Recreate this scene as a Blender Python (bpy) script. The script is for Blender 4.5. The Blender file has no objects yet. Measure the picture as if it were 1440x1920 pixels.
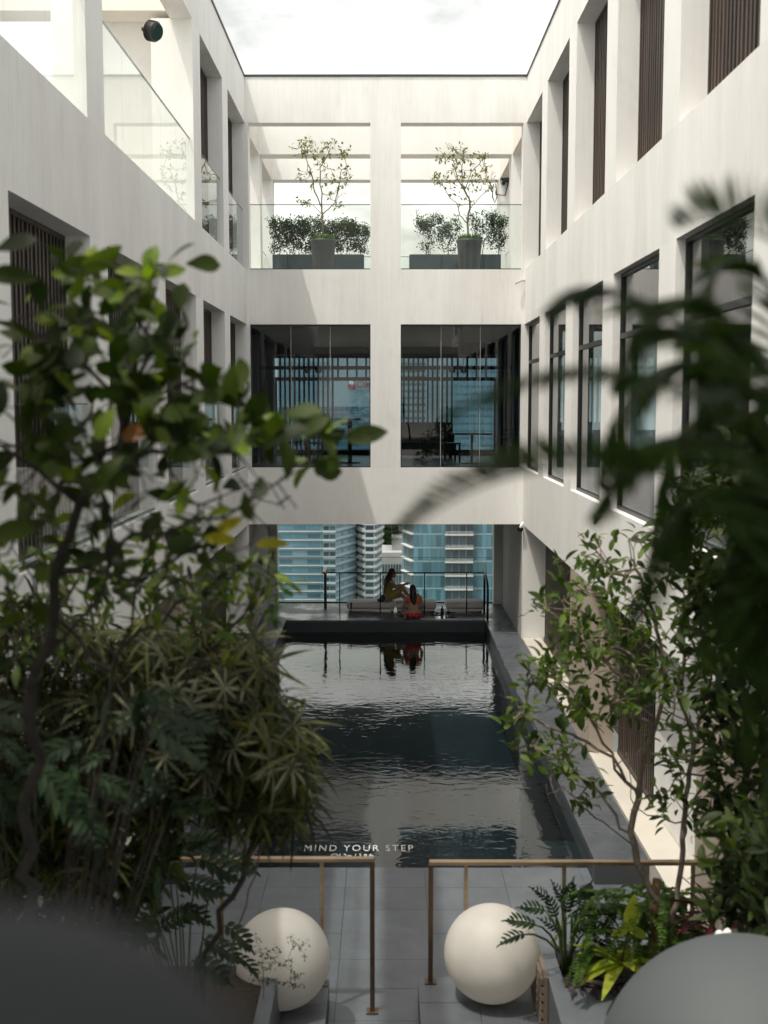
import bpy, bmesh, math, random
import numpy as np
from mathutils import Vector, Matrix, Quaternion
R = random.Random(7)
S = bpy.context.scene
COL = S.collection
rad = math.radians

# ------------------------------------------------------------------ camera, sky, sun, exposure
CAM_H = 5.32
FPX = 2192.0                       # focal length in photograph pixels (1440 wide)
TILT = math.atan(205 / FPX)
YAW = math.atan(3 / FPX * math.cos(TILT))
cd = bpy.data.cameras.new('camera'); cam = bpy.data.objects.new('camera', cd); COL.objects.link(cam)
cd.sensor_fit = 'HORIZONTAL'; cd.sensor_width = 36; cd.lens = 36 * FPX / 1440
cd.clip_start = .05; cd.clip_end = 6000
cam.location = (0, 0, CAM_H); cam.rotation_euler = (rad(90) - TILT, 0, YAW)
cd.dof.use_dof = True; cd.dof.focus_distance = 25; cd.dof.aperture_fstop = 2.3
S.camera = cam

SUN = Vector((-.29, -.26, 1)).normalized()      # direction towards the sun
sl = bpy.data.lights.new('sun', 'SUN'); sun = bpy.data.objects.new('sun', sl); COL.objects.link(sun)
sl.energy = 2.0; sl.angle = rad(.6); sl.color = (1, .95, .86)
sun.rotation_euler = (-SUN).to_track_quat('-Z', 'Y').to_euler(); sun.location = (0, 0, 60)

W = bpy.data.worlds.new('World'); S.world = W; W.use_nodes = True
nt = W.node_tree; nt.nodes.clear()
def wn(t, **k):
    n = nt.nodes.new(t)
    for a, v in k.items(): setattr(n, a, v)
    return n
sky = wn('ShaderNodeTexSky', sky_type='NISHITA', sun_disc=False)
sky.sun_elevation = math.asin(SUN.z); sky.sun_rotation = math.atan2(SUN.x, SUN.y)
sky.air_density = 1.3; sky.dust_density = 10
tc = wn('ShaderNodeTexCoord'); mp = wn('ShaderNodeMapping'); mp.inputs['Scale'].default_value = (1.6, 1.6, 3.6)
nz = wn('ShaderNodeTexNoise'); nz.inputs['Scale'].default_value = 3.4; nz.inputs['Detail'].default_value = 9; nz.inputs['Roughness'].default_value = .58
rp = wn('ShaderNodeValToRGB'); rp.color_ramp.elements[0].position = .38; rp.color_ramp.elements[1].position = .62
rp.color_ramp.elements[0].color = (6.0, 5.8, 5.0, 1); rp.color_ramp.elements[1].color = (13.2, 12.8, 11.5, 1)
cv = wn('ShaderNodeMixRGB'); cv.inputs['Fac'].default_value = .48       # thin bright overcast veils most of the blue
bg = wn('ShaderNodeBackground'); bg.inputs['Strength'].default_value = .15
wo = wn('ShaderNodeOutputWorld')
L = nt.links.new
L(tc.outputs['Generated'], mp.inputs['Vector']); L(mp.outputs['Vector'], nz.inputs['Vector']); L(nz.outputs['Fac'], rp.inputs['Fac'])
L(sky.outputs['Color'], cv.inputs['Color1']); L(rp.outputs['Color'], cv.inputs['Color2'])
L(cv.outputs['Color'], bg.inputs['Color']); L(bg.outputs['Background'], wo.inputs['Surface'])

S.view_settings.view_transform = 'Standard'; S.view_settings.look = 'None'
S.view_settings.exposure = 0.54; S.view_settings.gamma = 1; S.view_settings.use_curve_mapping = False
S.render.engine = 'CYCLES'
cy = S.cycles
cy.max_bounces = 12; cy.diffuse_bounces = 8; cy.glossy_bounces = 5; cy.transmission_bounces = 6; cy.transparent_max_bounces = 40
cy.sample_clamp_indirect = 6; cy.caustics_reflective = False; cy.caustics_refractive = False
try: cy.use_denoising = True
except Exception: pass

def ray(px, py):
    a = (px - 720) / FPX; b = (960 - py) / FPX
    x, y, z = a, math.cos(TILT) + b * math.sin(TILT), -math.sin(TILT) + b * math.cos(TILT)
    c, s = math.cos(YAW), math.sin(YAW)
    return Vector((c * x - s * y, s * x + c * y, z))
def at(px, py, Y):                 # the point seen at pixel (px, py) at depth Y
    r = ray(px, py); return Vector((0, 0, CAM_H)) + r * (Y / r.y)
def atz(px, py, Z):
    r = ray(px, py); return Vector((0, 0, CAM_H)) + r * ((Z - CAM_H) / r.z)

# ------------------------------------------------------------------ materials
def new_mat(name):
    m = bpy.data.materials.new(name); m.use_nodes = True
    n = m.node_tree.nodes; b = n.get('Principled BSDF')
    return m, m.node_tree, b
def mat(name, c, rough=.6, metal=0, var=.12, scale=3., mapscale=(1, 1, 1), bump=0., bscale=40., c2=None, spec=.5, objvar=0., island=0., coat=0.):
    m, t, b = new_mat(name)
    N = t.nodes.new; K = t.links.new
    b.inputs['Roughness'].default_value = rough; b.inputs['Metallic'].default_value = metal
    b.inputs['Specular IOR Level'].default_value = spec
    if coat: b.inputs['Coat Weight'].default_value = coat
    tcn = N('ShaderNodeTexCoord'); mpn = N('ShaderNodeMapping'); mpn.inputs['Scale'].default_value = mapscale
    geo = N('ShaderNodeNewGeometry')
    K(geo.outputs['Position'], mpn.inputs['Vector'])
    nn = N('ShaderNodeTexNoise'); nn.inputs['Scale'].default_value = scale; nn.inputs['Detail'].default_value = 6
    K(mpn.outputs['Vector'], nn.inputs['Vector'])
    cr = N('ShaderNodeValToRGB'); cr.color_ramp.elements[0].position = .3; cr.color_ramp.elements[1].position = .7
    a = tuple(x * (1 - var) for x in c); d = c2 or tuple(min(1, x * (1 + var)) for x in c)
    cr.color_ramp.elements[0].color = (*a, 1); cr.color_ramp.elements[1].color = (*d, 1)
    K(nn.outputs['Fac'], cr.inputs['Fac'])
    out = cr.outputs['Color']
    if objvar or island:
        hs = N('ShaderNodeHueSaturation')
        src = None
        if objvar:
            oi = N('ShaderNodeObjectInfo'); src = oi.outputs['Random']; amt = objvar
        else:
            src = geo.outputs['Random Per Island']; amt = island
        mr = N('ShaderNodeMapRange'); mr.inputs['To Min'].default_value = 1 - amt; mr.inputs['To Max'].default_value = 1 + amt
        K(src, mr.inputs['Value']); K(mr.outputs['Result'], hs.inputs['Value']); K(out, hs.inputs['Color']); out = hs.outputs['Color']
    K(out, b.inputs['Base Color'])
    if bump:
        bn = N('ShaderNodeTexNoise'); bn.inputs['Scale'].default_value = bscale; bn.inputs['Detail'].default_value = 4
        K(mpn.outputs['Vector'], bn.inputs['Vector'])
        bu = N('ShaderNodeBump'); bu.inputs['Strength'].default_value = bump; bu.inputs['Distance'].default_value = .01
        K(bn.outputs['Fac'], bu.inputs['Height']); K(bu.outputs['Normal'], b.inputs['Normal'])
    return m

def concrete(name, c, streak=.5):
    """white painted board-marked concrete with rain streaks running down"""
    m, t, b = new_mat(name); N = t.nodes.new; K = t.links.new
    geo = N('ShaderNodeNewGeometry')
    def noise(sc, ms, det=5):
        mpn = N('ShaderNodeMapping'); mpn.inputs['Scale'].default_value = ms
        K(geo.outputs['Position'], mpn.inputs['Vector'])
        n = N('ShaderNodeTexNoise'); n.inputs['Scale'].default_value = sc; n.inputs['Detail'].default_value = det
        n.inputs['Roughness'].default_value = .65
        K(mpn.outputs['Vector'], n.inputs['Vector']); return n.outputs['Fac']
    def ramp(f, p0, p1, c0, c1):
        r = N('ShaderNodeValToRGB'); r.color_ramp.elements[0].position = p0; r.color_ramp.elements[1].position = p1
        r.color_ramp.elements[0].color = (*c0, 1); r.color_ramp.elements[1].color = (*c1, 1); K(f, r.inputs['Fac']); return r.outputs['Color']
    def mul(a, bb, f=1.):
        x = N('ShaderNodeMixRGB'); x.blend_type = 'MULTIPLY'; x.inputs['Fac'].default_value = f; K(a, x.inputs['Color1']); K(bb, x.inputs['Color2']); return x.outputs['Color']
    fine = noise(9, (2.2, 2.2, .10), 8); broad = noise(1.0, (1.1, 1.1, .16), 5); cloud = noise(.7, (1, 1, 1), 5)
    thin = noise(30, (1.6, 1.6, .05), 3)
    base = ramp(cloud, .3, .7, tuple(x * .95 for x in c), c)
    s1 = ramp(fine, .30, .60, (.90, .895, .885), (1, 1, 1))
    s2 = ramp(broad, .38, .6, (.86, .85, .84), (1, 1, 1))
    s3 = ramp(thin, .36, .42, (.74, .73, .71), (1, 1, 1))
    patch = ramp(noise(.55, (1, 1, .35), 4), .50, .62, (0, 0, 0), (1, 1, 1))
    mk_ = N('ShaderNodeMixRGB'); mk_.inputs['Color1'].default_value = (1, 1, 1, 1); K(patch, mk_.inputs['Fac']); K(s3, mk_.inputs['Color2'])
    blot = ramp(noise(2.4, (1, 1, .7), 7), .55, .70, (1, 1, 1), (.93, .925, .915))
    o = mul(mul(mul(mul(base, s1, streak), s2, streak), mk_.outputs['Color'], streak), blot, .8)
    K(o, b.inputs['Base Color']); b.inputs['Roughness'].default_value = .75; b.inputs['Specular IOR Level'].default_value = .25
    bu = N('ShaderNodeBump'); bu.inputs['Strength'].default_value = .35; bu.inputs['Distance'].default_value = .008
    K(fine, bu.inputs['Height']); K(bu.outputs['Normal'], b.inputs['Normal'])
    return m

def glass(name, tint=(.93, .96, .95), rough=0., ior=1.5, refl=(1, 1, 1), body=None, bodyfac=0.):
    """thin architectural glazing: Fresnel reflection over a tinted see-through pane"""
    m = bpy.data.materials.new(name); m.use_nodes = True; t = m.node_tree; t.nodes.clear(); N = t.nodes.new; K = t.links.new
    o = N('ShaderNodeOutputMaterial'); tr = N('ShaderNodeBsdfTransparent'); tr.inputs['Color'].default_value = (*tint, 1)
    gl = N('ShaderNodeBsdfGlossy'); gl.inputs['Roughness'].default_value = rough; gl.inputs['Color'].default_value = (*refl, 1)
    fr = N('ShaderNodeFresnel'); fr.inputs['IOR'].default_value = ior
    geo = N('ShaderNodeNewGeometry'); fm = N('ShaderNodeMath'); fm.operation = 'MULTIPLY_ADD'; fm.inputs[1].default_value = -1; fm.inputs[2].default_value = 1; K(geo.outputs['Backfacing'], fm.inputs[0])   # the reflection comes from the outer face only
    fp = N('ShaderNodeMath'); fp.operation = 'MULTIPLY'; K(fm.outputs['Value'], fp.inputs[0]); K(fr.outputs['Fac'], fp.inputs[1])
    mx = N('ShaderNodeMixShader'); K(fp.outputs['Value'], mx.inputs['Fac'])
    base = tr.outputs['BSDF']
    if body:
        df = N('ShaderNodeBsdfDiffuse'); df.inputs['Color'].default_value = (*body, 1)
        m2 = N('ShaderNodeMixShader'); m2.inputs['Fac'].default_value = bodyfac; K(base, m2.inputs[1]); K(df.outputs['BSDF'], m2.inputs[2]); base = m2.outputs['Shader']
    K(base, mx.inputs[1]); K(gl.outputs['BSDF'], mx.inputs[2]); K(mx.outputs['Shader'], o.inputs['Surface'])
    return m

def water_mat():
    m = bpy.data.materials.new('pool_water'); m.use_nodes = True; t = m.node_tree; t.nodes.clear(); N = t.nodes.new; K = t.links.new
    o = N('ShaderNodeOutputMaterial'); tr = N('ShaderNodeBsdfTransparent'); tr.inputs['Color'].default_value = (.62, .72, .76, 1)
    gl = N('ShaderNodeBsdfGlossy'); gl.inputs['Roughness'].default_value = 0.0
    geo = N('ShaderNodeNewGeometry')
    def noise(sc, ms, det, off=(0, 0, 0)):
        mpn = N('ShaderNodeMapping'); mpn.inputs['Scale'].default_value = ms; mpn.inputs['Location'].default_value = off
        K(geo.outputs['Position'], mpn.inputs['Vector'])
        n = N('ShaderNodeTexNoise'); n.inputs['Scale'].default_value = sc; n.inputs['Detail'].default_value = det; n.inputs['Roughness'].default_value = .5
        n.inputs['Distortion'].default_value = .6
        K(mpn.outputs['Vector'], n.inputs['Vector']); return n.outputs['Fac']
    a = noise(4.2, (1, 1.6, 1), 2); b = noise(1.1, (1, 1.2, 1), 1, (4, 1, 0)); c = noise(.3, (1, 1, 1), 2, (9, 3, 0))
    ms = N('ShaderNodeMapRange'); ms.inputs['From Min'].default_value = .42; ms.inputs['From Max'].default_value = .62
    ms.inputs['To Min'].default_value = .25; ms.inputs['To Max'].default_value = 1.
    K(c, ms.inputs['Value'])
    s = N('ShaderNodeMath'); s.operation = 'MULTIPLY'; K(a, s.inputs[0]); K(ms.outputs['Result'], s.inputs[1])
    s2 = N('ShaderNodeMath'); s2.operation = 'MULTIPLY_ADD'; s2.inputs[1].default_value = .55; K(b, s2.inputs[0]); K(s.outputs['Value'], s2.inputs[2])
    bu = N('ShaderNodeBump'); bu.inputs['Strength'].default_value = 1; bu.inputs['Distance'].default_value = .0055; K(s2.outputs['Value'], bu.inputs['Height'])
    fr = N('ShaderNodeFresnel'); fr.inputs['IOR'].default_value = 2.3
    K(bu.outputs['Normal'], gl.inputs['Normal']); K(bu.outputs['Normal'], fr.inputs['Normal'])
    mx = N('ShaderNodeMixShader'); K(fr.outputs['Fac'], mx.inputs['Fac']); K(tr.outputs['BSDF'], mx.inputs[1]); K(gl.outputs['BSDF'], mx.inputs[2])
    K(mx.outputs['Shader'], o.inputs['Surface']); return m

def stone(name, c, wet=0.):
    m, t, b = new_mat(name); N = t.nodes.new; K = t.links.new
    geo = N('ShaderNodeNewGeometry'); oi = N('ShaderNodeObjectInfo')
    n1 = N('ShaderNodeTexNoise'); n1.inputs['Scale'].default_value = 2.2; n1.inputs['Detail'].default_value = 9; n1.inputs['Roughness'].default_value = .7
    n2 = N('ShaderNodeTexNoise'); n2.inputs['Scale'].default_value = 60; n2.inputs['Detail'].default_value = 3
    K(geo.outputs['Position'], n1.inputs['Vector']); K(geo.outputs['Position'], n2.inputs['Vector'])
    r = N('ShaderNodeValToRGB'); r.color_ramp.elements[0].position = .3; r.color_ramp.elements[1].position = .72
    r.color_ramp.elements[0].color = (*[x * .74 for x in c], 1); r.color_ramp.elements[1].color = (*[x * 1.22 for x in c], 1)
    K(n1.outputs['Fac'], r.inputs['Fac'])
    hs = N('ShaderNodeHueSaturation'); mr = N('ShaderNodeMapRange'); mr.inputs['To Min'].default_value = .94; mr.inputs['To Max'].default_value = 1.06
    K(oi.outputs['Random'], mr.inputs['Value']); K(mr.outputs['Result'], hs.inputs['Value']); K(r.outputs['Color'], hs.inputs['Color'])
    # hairline scuffs
    w = N('ShaderNodeTexNoise'); w.inputs['Scale'].default_value = 5; w.inputs['Detail'].default_value = 1
    mpn = N('ShaderNodeMapping'); mpn.inputs['Scale'].default_value = (3, .25, 1); mpn.inputs['Rotation'].default_value = (0, 0, .4)
    K(geo.outputs['Position'], mpn.inputs['Vector']); K(mpn.outputs['Vector'], w.inputs['Vector'])
    wr = N('ShaderNodeValToRGB'); e = wr.color_ramp.elements; e[0].position = .495; e[0].color = (0, 0, 0, 1); e[1].position = .505; e[1].color = (0, 0, 0, 1)
    k = e.new(.5); k.color = (.4, .4, .4, 1)
    K(w.outputs['Fac'], wr.inputs['Fac'])
    mx = N('ShaderNodeMixRGB'); mx.inputs['Color2'].default_value = (*[min(1, x * 1.7) for x in c], 1); K(wr.outputs['Color'], mx.inputs['Fac']); K(hs.outputs['Color'], mx.inputs['Color1'])
    K(mx.outputs['Color'], b.inputs['Base Color'])
    rr = N('ShaderNodeMapRange'); rr.inputs['From Min'].default_value = .45; rr.inputs['From Max'].default_value = .6
    rr.inputs['To Min'].default_value = .5; rr.inputs['To Max'].default_value = .5 - .44 * wet
    n3 = N('ShaderNodeTexNoise'); n3.inputs['Scale'].default_value = 1.3; n3.inputs['Detail'].default_value = 5
    K(geo.outputs['Position'], n3.inputs['Vector']); K(n3.outputs['Fac'], rr.inputs['Value']); K(rr.outputs['Result'], b.inputs['Roughness'])
    bu = N('ShaderNodeBump'); bu.inputs['Strength'].default_value = .12; bu.inputs['Distance'].default_value = .004
    K(n2.outputs['Fac'], bu.inputs['Height']); K(bu.outputs['Normal'], b.inputs['Normal'])
    return m

def leaf_mat(name, c, c2, trans=.28, rough=.38, objvar=True):
    m = bpy.data.materials.new(name); m.use_nodes = True; t = m.node_tree; b = t.nodes['Principled BSDF']; N = t.nodes.new; K = t.links.new
    geo = N('ShaderNodeNewGeometry'); oi = N('ShaderNodeObjectInfo')
    ad = N('ShaderNodeMath'); ad.operation = 'ADD'; K(oi.outputs['Random'], ad.inputs[0]); K(geo.outputs['Random Per Island'], ad.inputs[1])
    fr = N('ShaderNodeMath'); fr.operation = 'FRACT'; K(ad.outputs['Value'], fr.inputs[0])
    r = N('ShaderNodeValToRGB'); r.color_ramp.elements[0].color = (*c, 1); r.color_ramp.elements[1].color = (*c2, 1)
    r.color_ramp.elements[0].position = .25
    K(fr.outputs['Value'], r.inputs['Fac'])
    n = N('ShaderNodeTexNoise'); n.inputs['Scale'].default_value = 18; K(geo.outputs['Position'], n.inputs['Vector'])
    hs = N('ShaderNodeHueSaturation'); mr = N('ShaderNodeMapRange'); mr.inputs['To Min'].default_value = .5; mr.inputs['To Max'].default_value = 1.5
    K(n.outputs['Fac'], mr.inputs['Value']); K(mr.outputs['Result'], hs.inputs['Value']); K(r.outputs['Color'], hs.inputs['Color'])
    K(hs.outputs['Color'], b.inputs['Base Color']); b.inputs['Roughness'].default_value = rough; b.inputs['Specular IOR Level'].default_value = .16
    tl = N('ShaderNodeBsdfTranslucent'); g = N('ShaderNodeMixRGB'); g.blend_type = 'MULTIPLY'; g.inputs['Fac'].default_value = 1
    g.inputs['Color2'].default_value = (2.2, 2.3, .5, 1); K(hs.outputs['Color'], g.inputs['Color1']); K(g.outputs['Color'], tl.inputs['Color'])
    mx = N('ShaderNodeMixShader'); mx.inputs['Fac'].default_value = trans
    K(b.outputs['BSDF'], mx.inputs[1]); K(tl.outputs['BSDF'], mx.inputs[2]); K(mx.outputs['Shader'], t.nodes['Material Output'].inputs['Surface'])
    return m

M = {}
M['wall'] = concrete('white_concrete', (.855, .86, .845), .6)
M['wall_clean'] = concrete('white_painted_concrete', (.855, .86, .845), .3)
M['pink'] = concrete('pale_render', (.80, .76, .71), .25)
M['coping'] = mat('dark_coping_metal', (.03, .032, .035), .5)
M['ceil'] = mat('dark_soffit_panel', (.026, .075, .098), .5, var=.1)
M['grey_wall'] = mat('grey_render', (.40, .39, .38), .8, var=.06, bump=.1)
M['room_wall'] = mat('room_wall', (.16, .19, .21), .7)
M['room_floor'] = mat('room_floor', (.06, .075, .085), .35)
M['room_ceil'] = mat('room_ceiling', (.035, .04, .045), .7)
M['slat'] = mat('dark_wood_slat', (.045, .031, .024), .55, var=.35, scale=6, mapscale=(3, 3, .3), objvar=.35)
M['frame'] = mat('black_frame', (.018, .02, .022), .4)
M['metal'] = mat('black_metal', (.02, .02, .022), .35)
M['brass'] = mat('brushed_brass', (.34, .255, .165), .4, metal=.8, var=.15, mapscale=(1, 8, 8))
M['bronze'] = mat('aged_bronze', (.12, .08, .05), .42, metal=.75, var=.3, scale=8)
M['stone'] = stone('dark_granite', (.092, .106, .121), 0.15)
M['stone_wet'] = stone('wet_granite', (.068, .079, .093), .55)
M['basin'] = stone('basin_stone', (.028, .042, .050))
M['joint'] = mat('tile_joint', (.05, .056, .062), .8)
M['beige'] = mat('beige_stone', (.42, .36, .30), .6, var=.1, scale=2)
M['cream'] = mat('cream_stone', (.50, .475, .425), .6, var=.04)
M['glass'] = glass('clear_glass', (.945, .972, .963), ior=1.42)
M['gl_edge'] = mat('glass_edge', (.02, .06, .05), .15)
M['gl_dark'] = glass('tinted_glazing', (.56, .62, .65), ior=1.55)
M['gl_side'] = glass('side_glazing', (.50, .56, .57), ior=2.1)
M['gl_back'] = glass('rear_glazing', (.86, .95, .97), ior=1.35)
M['water'] = water_mat()
M['puddle'] = glass('puddle_film', (.8, .85, .88), ior=1.45)
M['white_ball'] = mat('white_fibreglass', (.66, .645, .61), .6, var=.09, scale=4, bump=.08, bscale=12)
def shell(m, fac):
    """hollow translucent lamp shell"""
    t = m.node_tree; N = t.nodes.new; K = t.links.new; b = t.nodes['Principled BSDF']; tl = N('ShaderNodeBsdfTranslucent'); tl.inputs['Color'].default_value = (.86, .84, .80, 1)
    mx = N('ShaderNodeMixShader'); mx.inputs['Fac'].default_value = fac; K(b.outputs['BSDF'], mx.inputs[1]); K(tl.outputs['BSDF'], mx.inputs[2]); K(mx.outputs['Shader'], t.nodes['Material Output'].inputs['Surface'])
shell(M['white_ball'], .42)
M['grey_ball'] = mat('grey_fibreglass', (.07, .082, .087), .7, var=.04, scale=2)
M['dark_ball'] = mat('dark_grey_cast', (.05, .055, .062), .75, var=.05)
M['pot'] = mat('slate_pot', (.028, .038, .042), .55, var=.15)
M['box'] = mat('dark_planter', (.025, .04, .05), .45, var=.2)
M['soil'] = mat('soil', (.03, .022, .016), .95, var=.5, scale=30, bump=.6, bscale=60)
M['bark'] = mat('dark_bark', (.022, .018, .014), .9, var=.45, scale=20, bump=.5, bscale=60)
M['bark2'] = mat('pale_bark', (.16, .13, .10), .9, var=.4, scale=25, bump=.4, bscale=60)
M['bark3'] = mat('brown_bark', (.13, .075, .045), .9, var=.4, scale=18, bump=.5, bscale=50)
M['leaf_round'] = leaf_mat('round_leaf', (.010, .020, .004), (.050, .078, .012), .28, .5)
M['leaf_yellow'] = leaf_mat('yellowing_leaf', (.30, .25, .02), (.20, .22, .02), .35)
M['leaf_orange'] = leaf_mat('orange_leaf', (.19, .07, .012), (.13, .055, .012), .25)
M['leaf_lime'] = leaf_mat('sunlit_leaf', (.10, .16, .02), (.17, .22, .03), .35)  # brighter green stands in for leaves that catch the light
M['leaf_finger'] = leaf_mat('finger_leaf', (.012, .016, .005), (.085, .092, .034), .22, .5)
M['leaf_silver'] = leaf_mat('silvery_finger_leaf', (.10, .105, .07), (.19, .19, .13), .12, .45)
M['leaf_gold'] = leaf_mat('golden_finger_leaf', (.11, .115, .02), (.045, .06, .014), .3, .5)
M['leaf_philo'] = leaf_mat('philodendron_leaf', (.012, .026, .012), (.028, .05, .022), .2, .4)
M['leaf_palm'] = leaf_mat('palm_leaf', (.026, .052, .012), (.05, .088, .022), .3, .5)
M['leaf_tree'] = leaf_mat('tree_leaf', (.024, .046, .010), (.095, .145, .03), .3, .5)
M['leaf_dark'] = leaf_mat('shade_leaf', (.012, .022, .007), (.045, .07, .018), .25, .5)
M['leaf_fern'] = leaf_mat('fern_leaf', (.04, .085, .016), (.085, .15, .03), .3, .5)
M['leaf_hedge'] = leaf_mat('hedge_leaf', (.02, .042, .022), (.05, .085, .04), .25, .5)
M['leaf_pot'] = leaf_mat('pot_tree_leaf', (.12, .14, .03), (.06, .085, .02), .35, .5)
M['leaf_nest'] = leaf_mat('nest_leaf', (.28, .32, .04), (.20, .27, .03), .35, .35)
M['leaf_purple'] = leaf_mat('purple_leaf', (.035, .022, .045), (.06, .035, .06), .15, .4)
M['leaf_red'] = leaf_mat('red_leaf', (.12, .015, .03), (.05, .012, .02), .3, .35)
M['stem'] = mat('green_stem', (.055, .08, .025), .5, var=.25)
M['skin'] = mat('skin', (.42, .25, .17), .5, var=.04)
M['hair'] = mat('black_hair', (.012, .010, .010), .4, var=.3, scale=30, mapscale=(3, 3, .3))
M['red'] = mat('red_swimwear', (.55, .02, .03), .6)
M['orange'] = mat('orange_swimwear', (.60, .16, .04), .6)
M['denim'] = mat('blue_cloth', (.03, .05, .10), .8)
M['olive'] = mat('olive_dress', (.27, .25, .06), .8)
M['cushion'] = mat('white_cushion', (.70, .66, .64), .85, var=.04)
M['black'] = mat('black_rubber', (.012, .012, .013), .5)
M['white'] = mat('white_paint', (.8, .8, .78), .5, var=.03)
M['white_shine'] = mat('white_enamel', (.82, .82, .80), .3, var=.02)
M['teak'] = mat('teak', (.15, .115, .09), .5, var=.2, mapscale=(1, 6, 6))
M['c_glass'] = mat('blue_curtain_glass', (.06, .145, .185), .12, var=.35, scale=.05, objvar=.4)
M['c_glass2'] = mat('dark_curtain_glass', (.04, .075, .095), .1, var=.3, scale=.05, objvar=.45)
M['c_band'] = mat('blue_spandrel', (.19, .295, .345), .4, var=.1, scale=.05)
M['c_body'] = mat('blue_facade', (.115, .20, .245), .4, var=.1, scale=.05)
M['c_white'] = mat('white_facade', (.46, .48, .48), .7, var=.06, scale=.05)  # white toned down to flatten contrast the way distance haze does
M['c_pale'] = mat('hazed_pale_facade', (.33, .40, .43), .6, var=.06, scale=.05)  # pale blue tone also stands in for haze over the towers
M['c_grey'] = mat('grey_facade', (.25, .26, .26), .8, var=.15, scale=.1)
M['c_ground'] = mat('city_ground', (.10, .11, .10), .9, var=.4, scale=.02)
M['sign_red'] = mat('sign_red', (.35, .03, .05), .5)

# ------------------------------------------------------------------ mesh building
class MB:
    def __init__(s): s.v = []; s.f = []; s.m = []; s.cm = 0
    def quad(s, a, b, c, d):
        n = len(s.v); s.v += [tuple(a), tuple(b), tuple(c), tuple(d)]; s.f.append((n, n + 1, n + 2, n + 3)); s.m.append(s.cm)
    def box(s, x0, x1, y0, y1, z0, z1):
        n = len(s.v)
        s.v += [(x0, y0, z0), (x1, y0, z0), (x1, y1, z0), (x0, y1, z0), (x0, y0, z1), (x1, y0, z1), (x1, y1, z1), (x0, y1, z1)]
        for f in ((0, 3, 2, 1), (4, 5, 6, 7), (0, 1, 5, 4), (1, 2, 6, 5), (2, 3, 7, 6), (3, 0, 4, 7)):
            s.f.append(tuple(n + i for i in f)); s.m.append(s.cm)
        return s
    def tube(s, pts, r, n=8, cap=True):
        pts = [Vector(p) for p in pts]
        rs = r if isinstance(r, (list, tuple)) else [r] * len(pts)
        b0 = len(s.v); up = None
        for i, p in enumerate(pts):
            d = (pts[min(i + 1, len(pts) - 1)] - pts[max(i - 1, 0)])
            d = d.normalized() if d.length > 1e-9 else Vector((0, 0, 1))
            if up is None:
                up = d.orthogonal().normalized()
            else:
                up = up - d * up.dot(d)
                up = up.normalized() if up.length > 1e-6 else d.orthogonal().normalized()
            w = d.cross(up)
            for k in range(n):
                a = 2 * math.pi * k / n
                s.v.append(tuple(p + (up * math.cos(a) + w * math.sin(a)) * rs[i]))
        for i in range(len(pts) - 1):
            for k in range(n):
                k2 = (k + 1) % n
                s.f.append((b0 + i * n + k, b0 + i * n + k2, b0 + (i + 1) * n + k2, b0 + (i + 1) * n + k)); s.m.append(s.cm)
        if cap:
            s.f.append(tuple(b0 + k for k in reversed(range(n)))); s.m.append(s.cm)
            e = b0 + (len(pts) - 1) * n
            s.f.append(tuple(e + k for k in range(n))); s.m.append(s.cm)
        return s
    def lathe(s, c, prof, n=24):
        b0 = len(s.v)
        for (r, z) in prof:
            for k in range(n):
                a = 2 * math.pi * k / n; s.v.append((c[0] + r * math.cos(a), c[1] + r * math.sin(a), c[2] + z))
        for i in range(len(prof) - 1):
            for k in range(n):
                k2 = (k + 1) % n
                s.f.append((b0 + i * n + k, b0 + i * n + k2, b0 + (i + 1) * n + k2, b0 + (i + 1) * n + k)); s.m.append(s.cm)
        return s
    def ell(s, c, r, nu=16, nv=10, rot=None):
        b0 = len(s.v); c = Vector(c)
        for j in range(nv + 1):
            th = math.pi * j / nv
            for k in range(nu):
                a = 2 * math.pi * k / nu
                p = Vector((r[0] * math.sin(th) * math.cos(a), r[1] * math.sin(th) * math.sin(a), -r[2] * math.cos(th)))
                if rot: p = rot @ p
                s.v.append(tuple(c + p))
        for j in range(nv):
            for k in range(nu):
                k2 = (k + 1) % nu
                s.f.append((b0 + j * nu + k, b0 + j * nu + k2, b0 + (j + 1) * nu + k2, b0 + (j + 1) * nu + k)); s.m.append(s.cm)
        return s
    def caps(s, a, b, ra, rb, n=10):
        """tapered capsule"""
        a = Vector(a); b = Vector(b); d = (b - a).normalized()
        pts = []; rs = []
        for t in (90, 60, 30): pts.append(a - d * ra * math.sin(rad(t))); rs.append(max(.0005, ra * math.cos(rad(t))))
        pts += [a, b]; rs += [ra, rb]
        for t in (30, 60, 90): pts.append(b + d * rb * math.sin(rad(t))); rs.append(max(.0005, rb * math.cos(rad(t))))
        return s.tube(pts, rs, n)
    def add(s, verts, faces, mtx=None):
        n = len(s.v)
        s.v += [tuple(mtx @ Vector(p)) for p in verts] if mtx is not None else [tuple(p) for p in verts]
        for f in faces: s.f.append(tuple(n + i for i in f)); s.m.append(s.cm)
    def mesh(s, name, mats, smooth=False):
        me = bpy.data.meshes.new(name); me.from_pydata(s.v, [], s.f)
        for m in (mats if isinstance(mats, (list, tuple)) else [mats]): me.materials.append(m)
        if any(s.m): me.polygons.foreach_set('material_index', s.m)
        if smooth: me.polygons.foreach_set('use_smooth', [True] * len(s.f))
        me.update(); return me
    def build(s, name, mats, parent=None, smooth=False, bevel=0):
        return obj(name, s.mesh(name, mats, smooth), parent, bevel=bevel)

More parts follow.
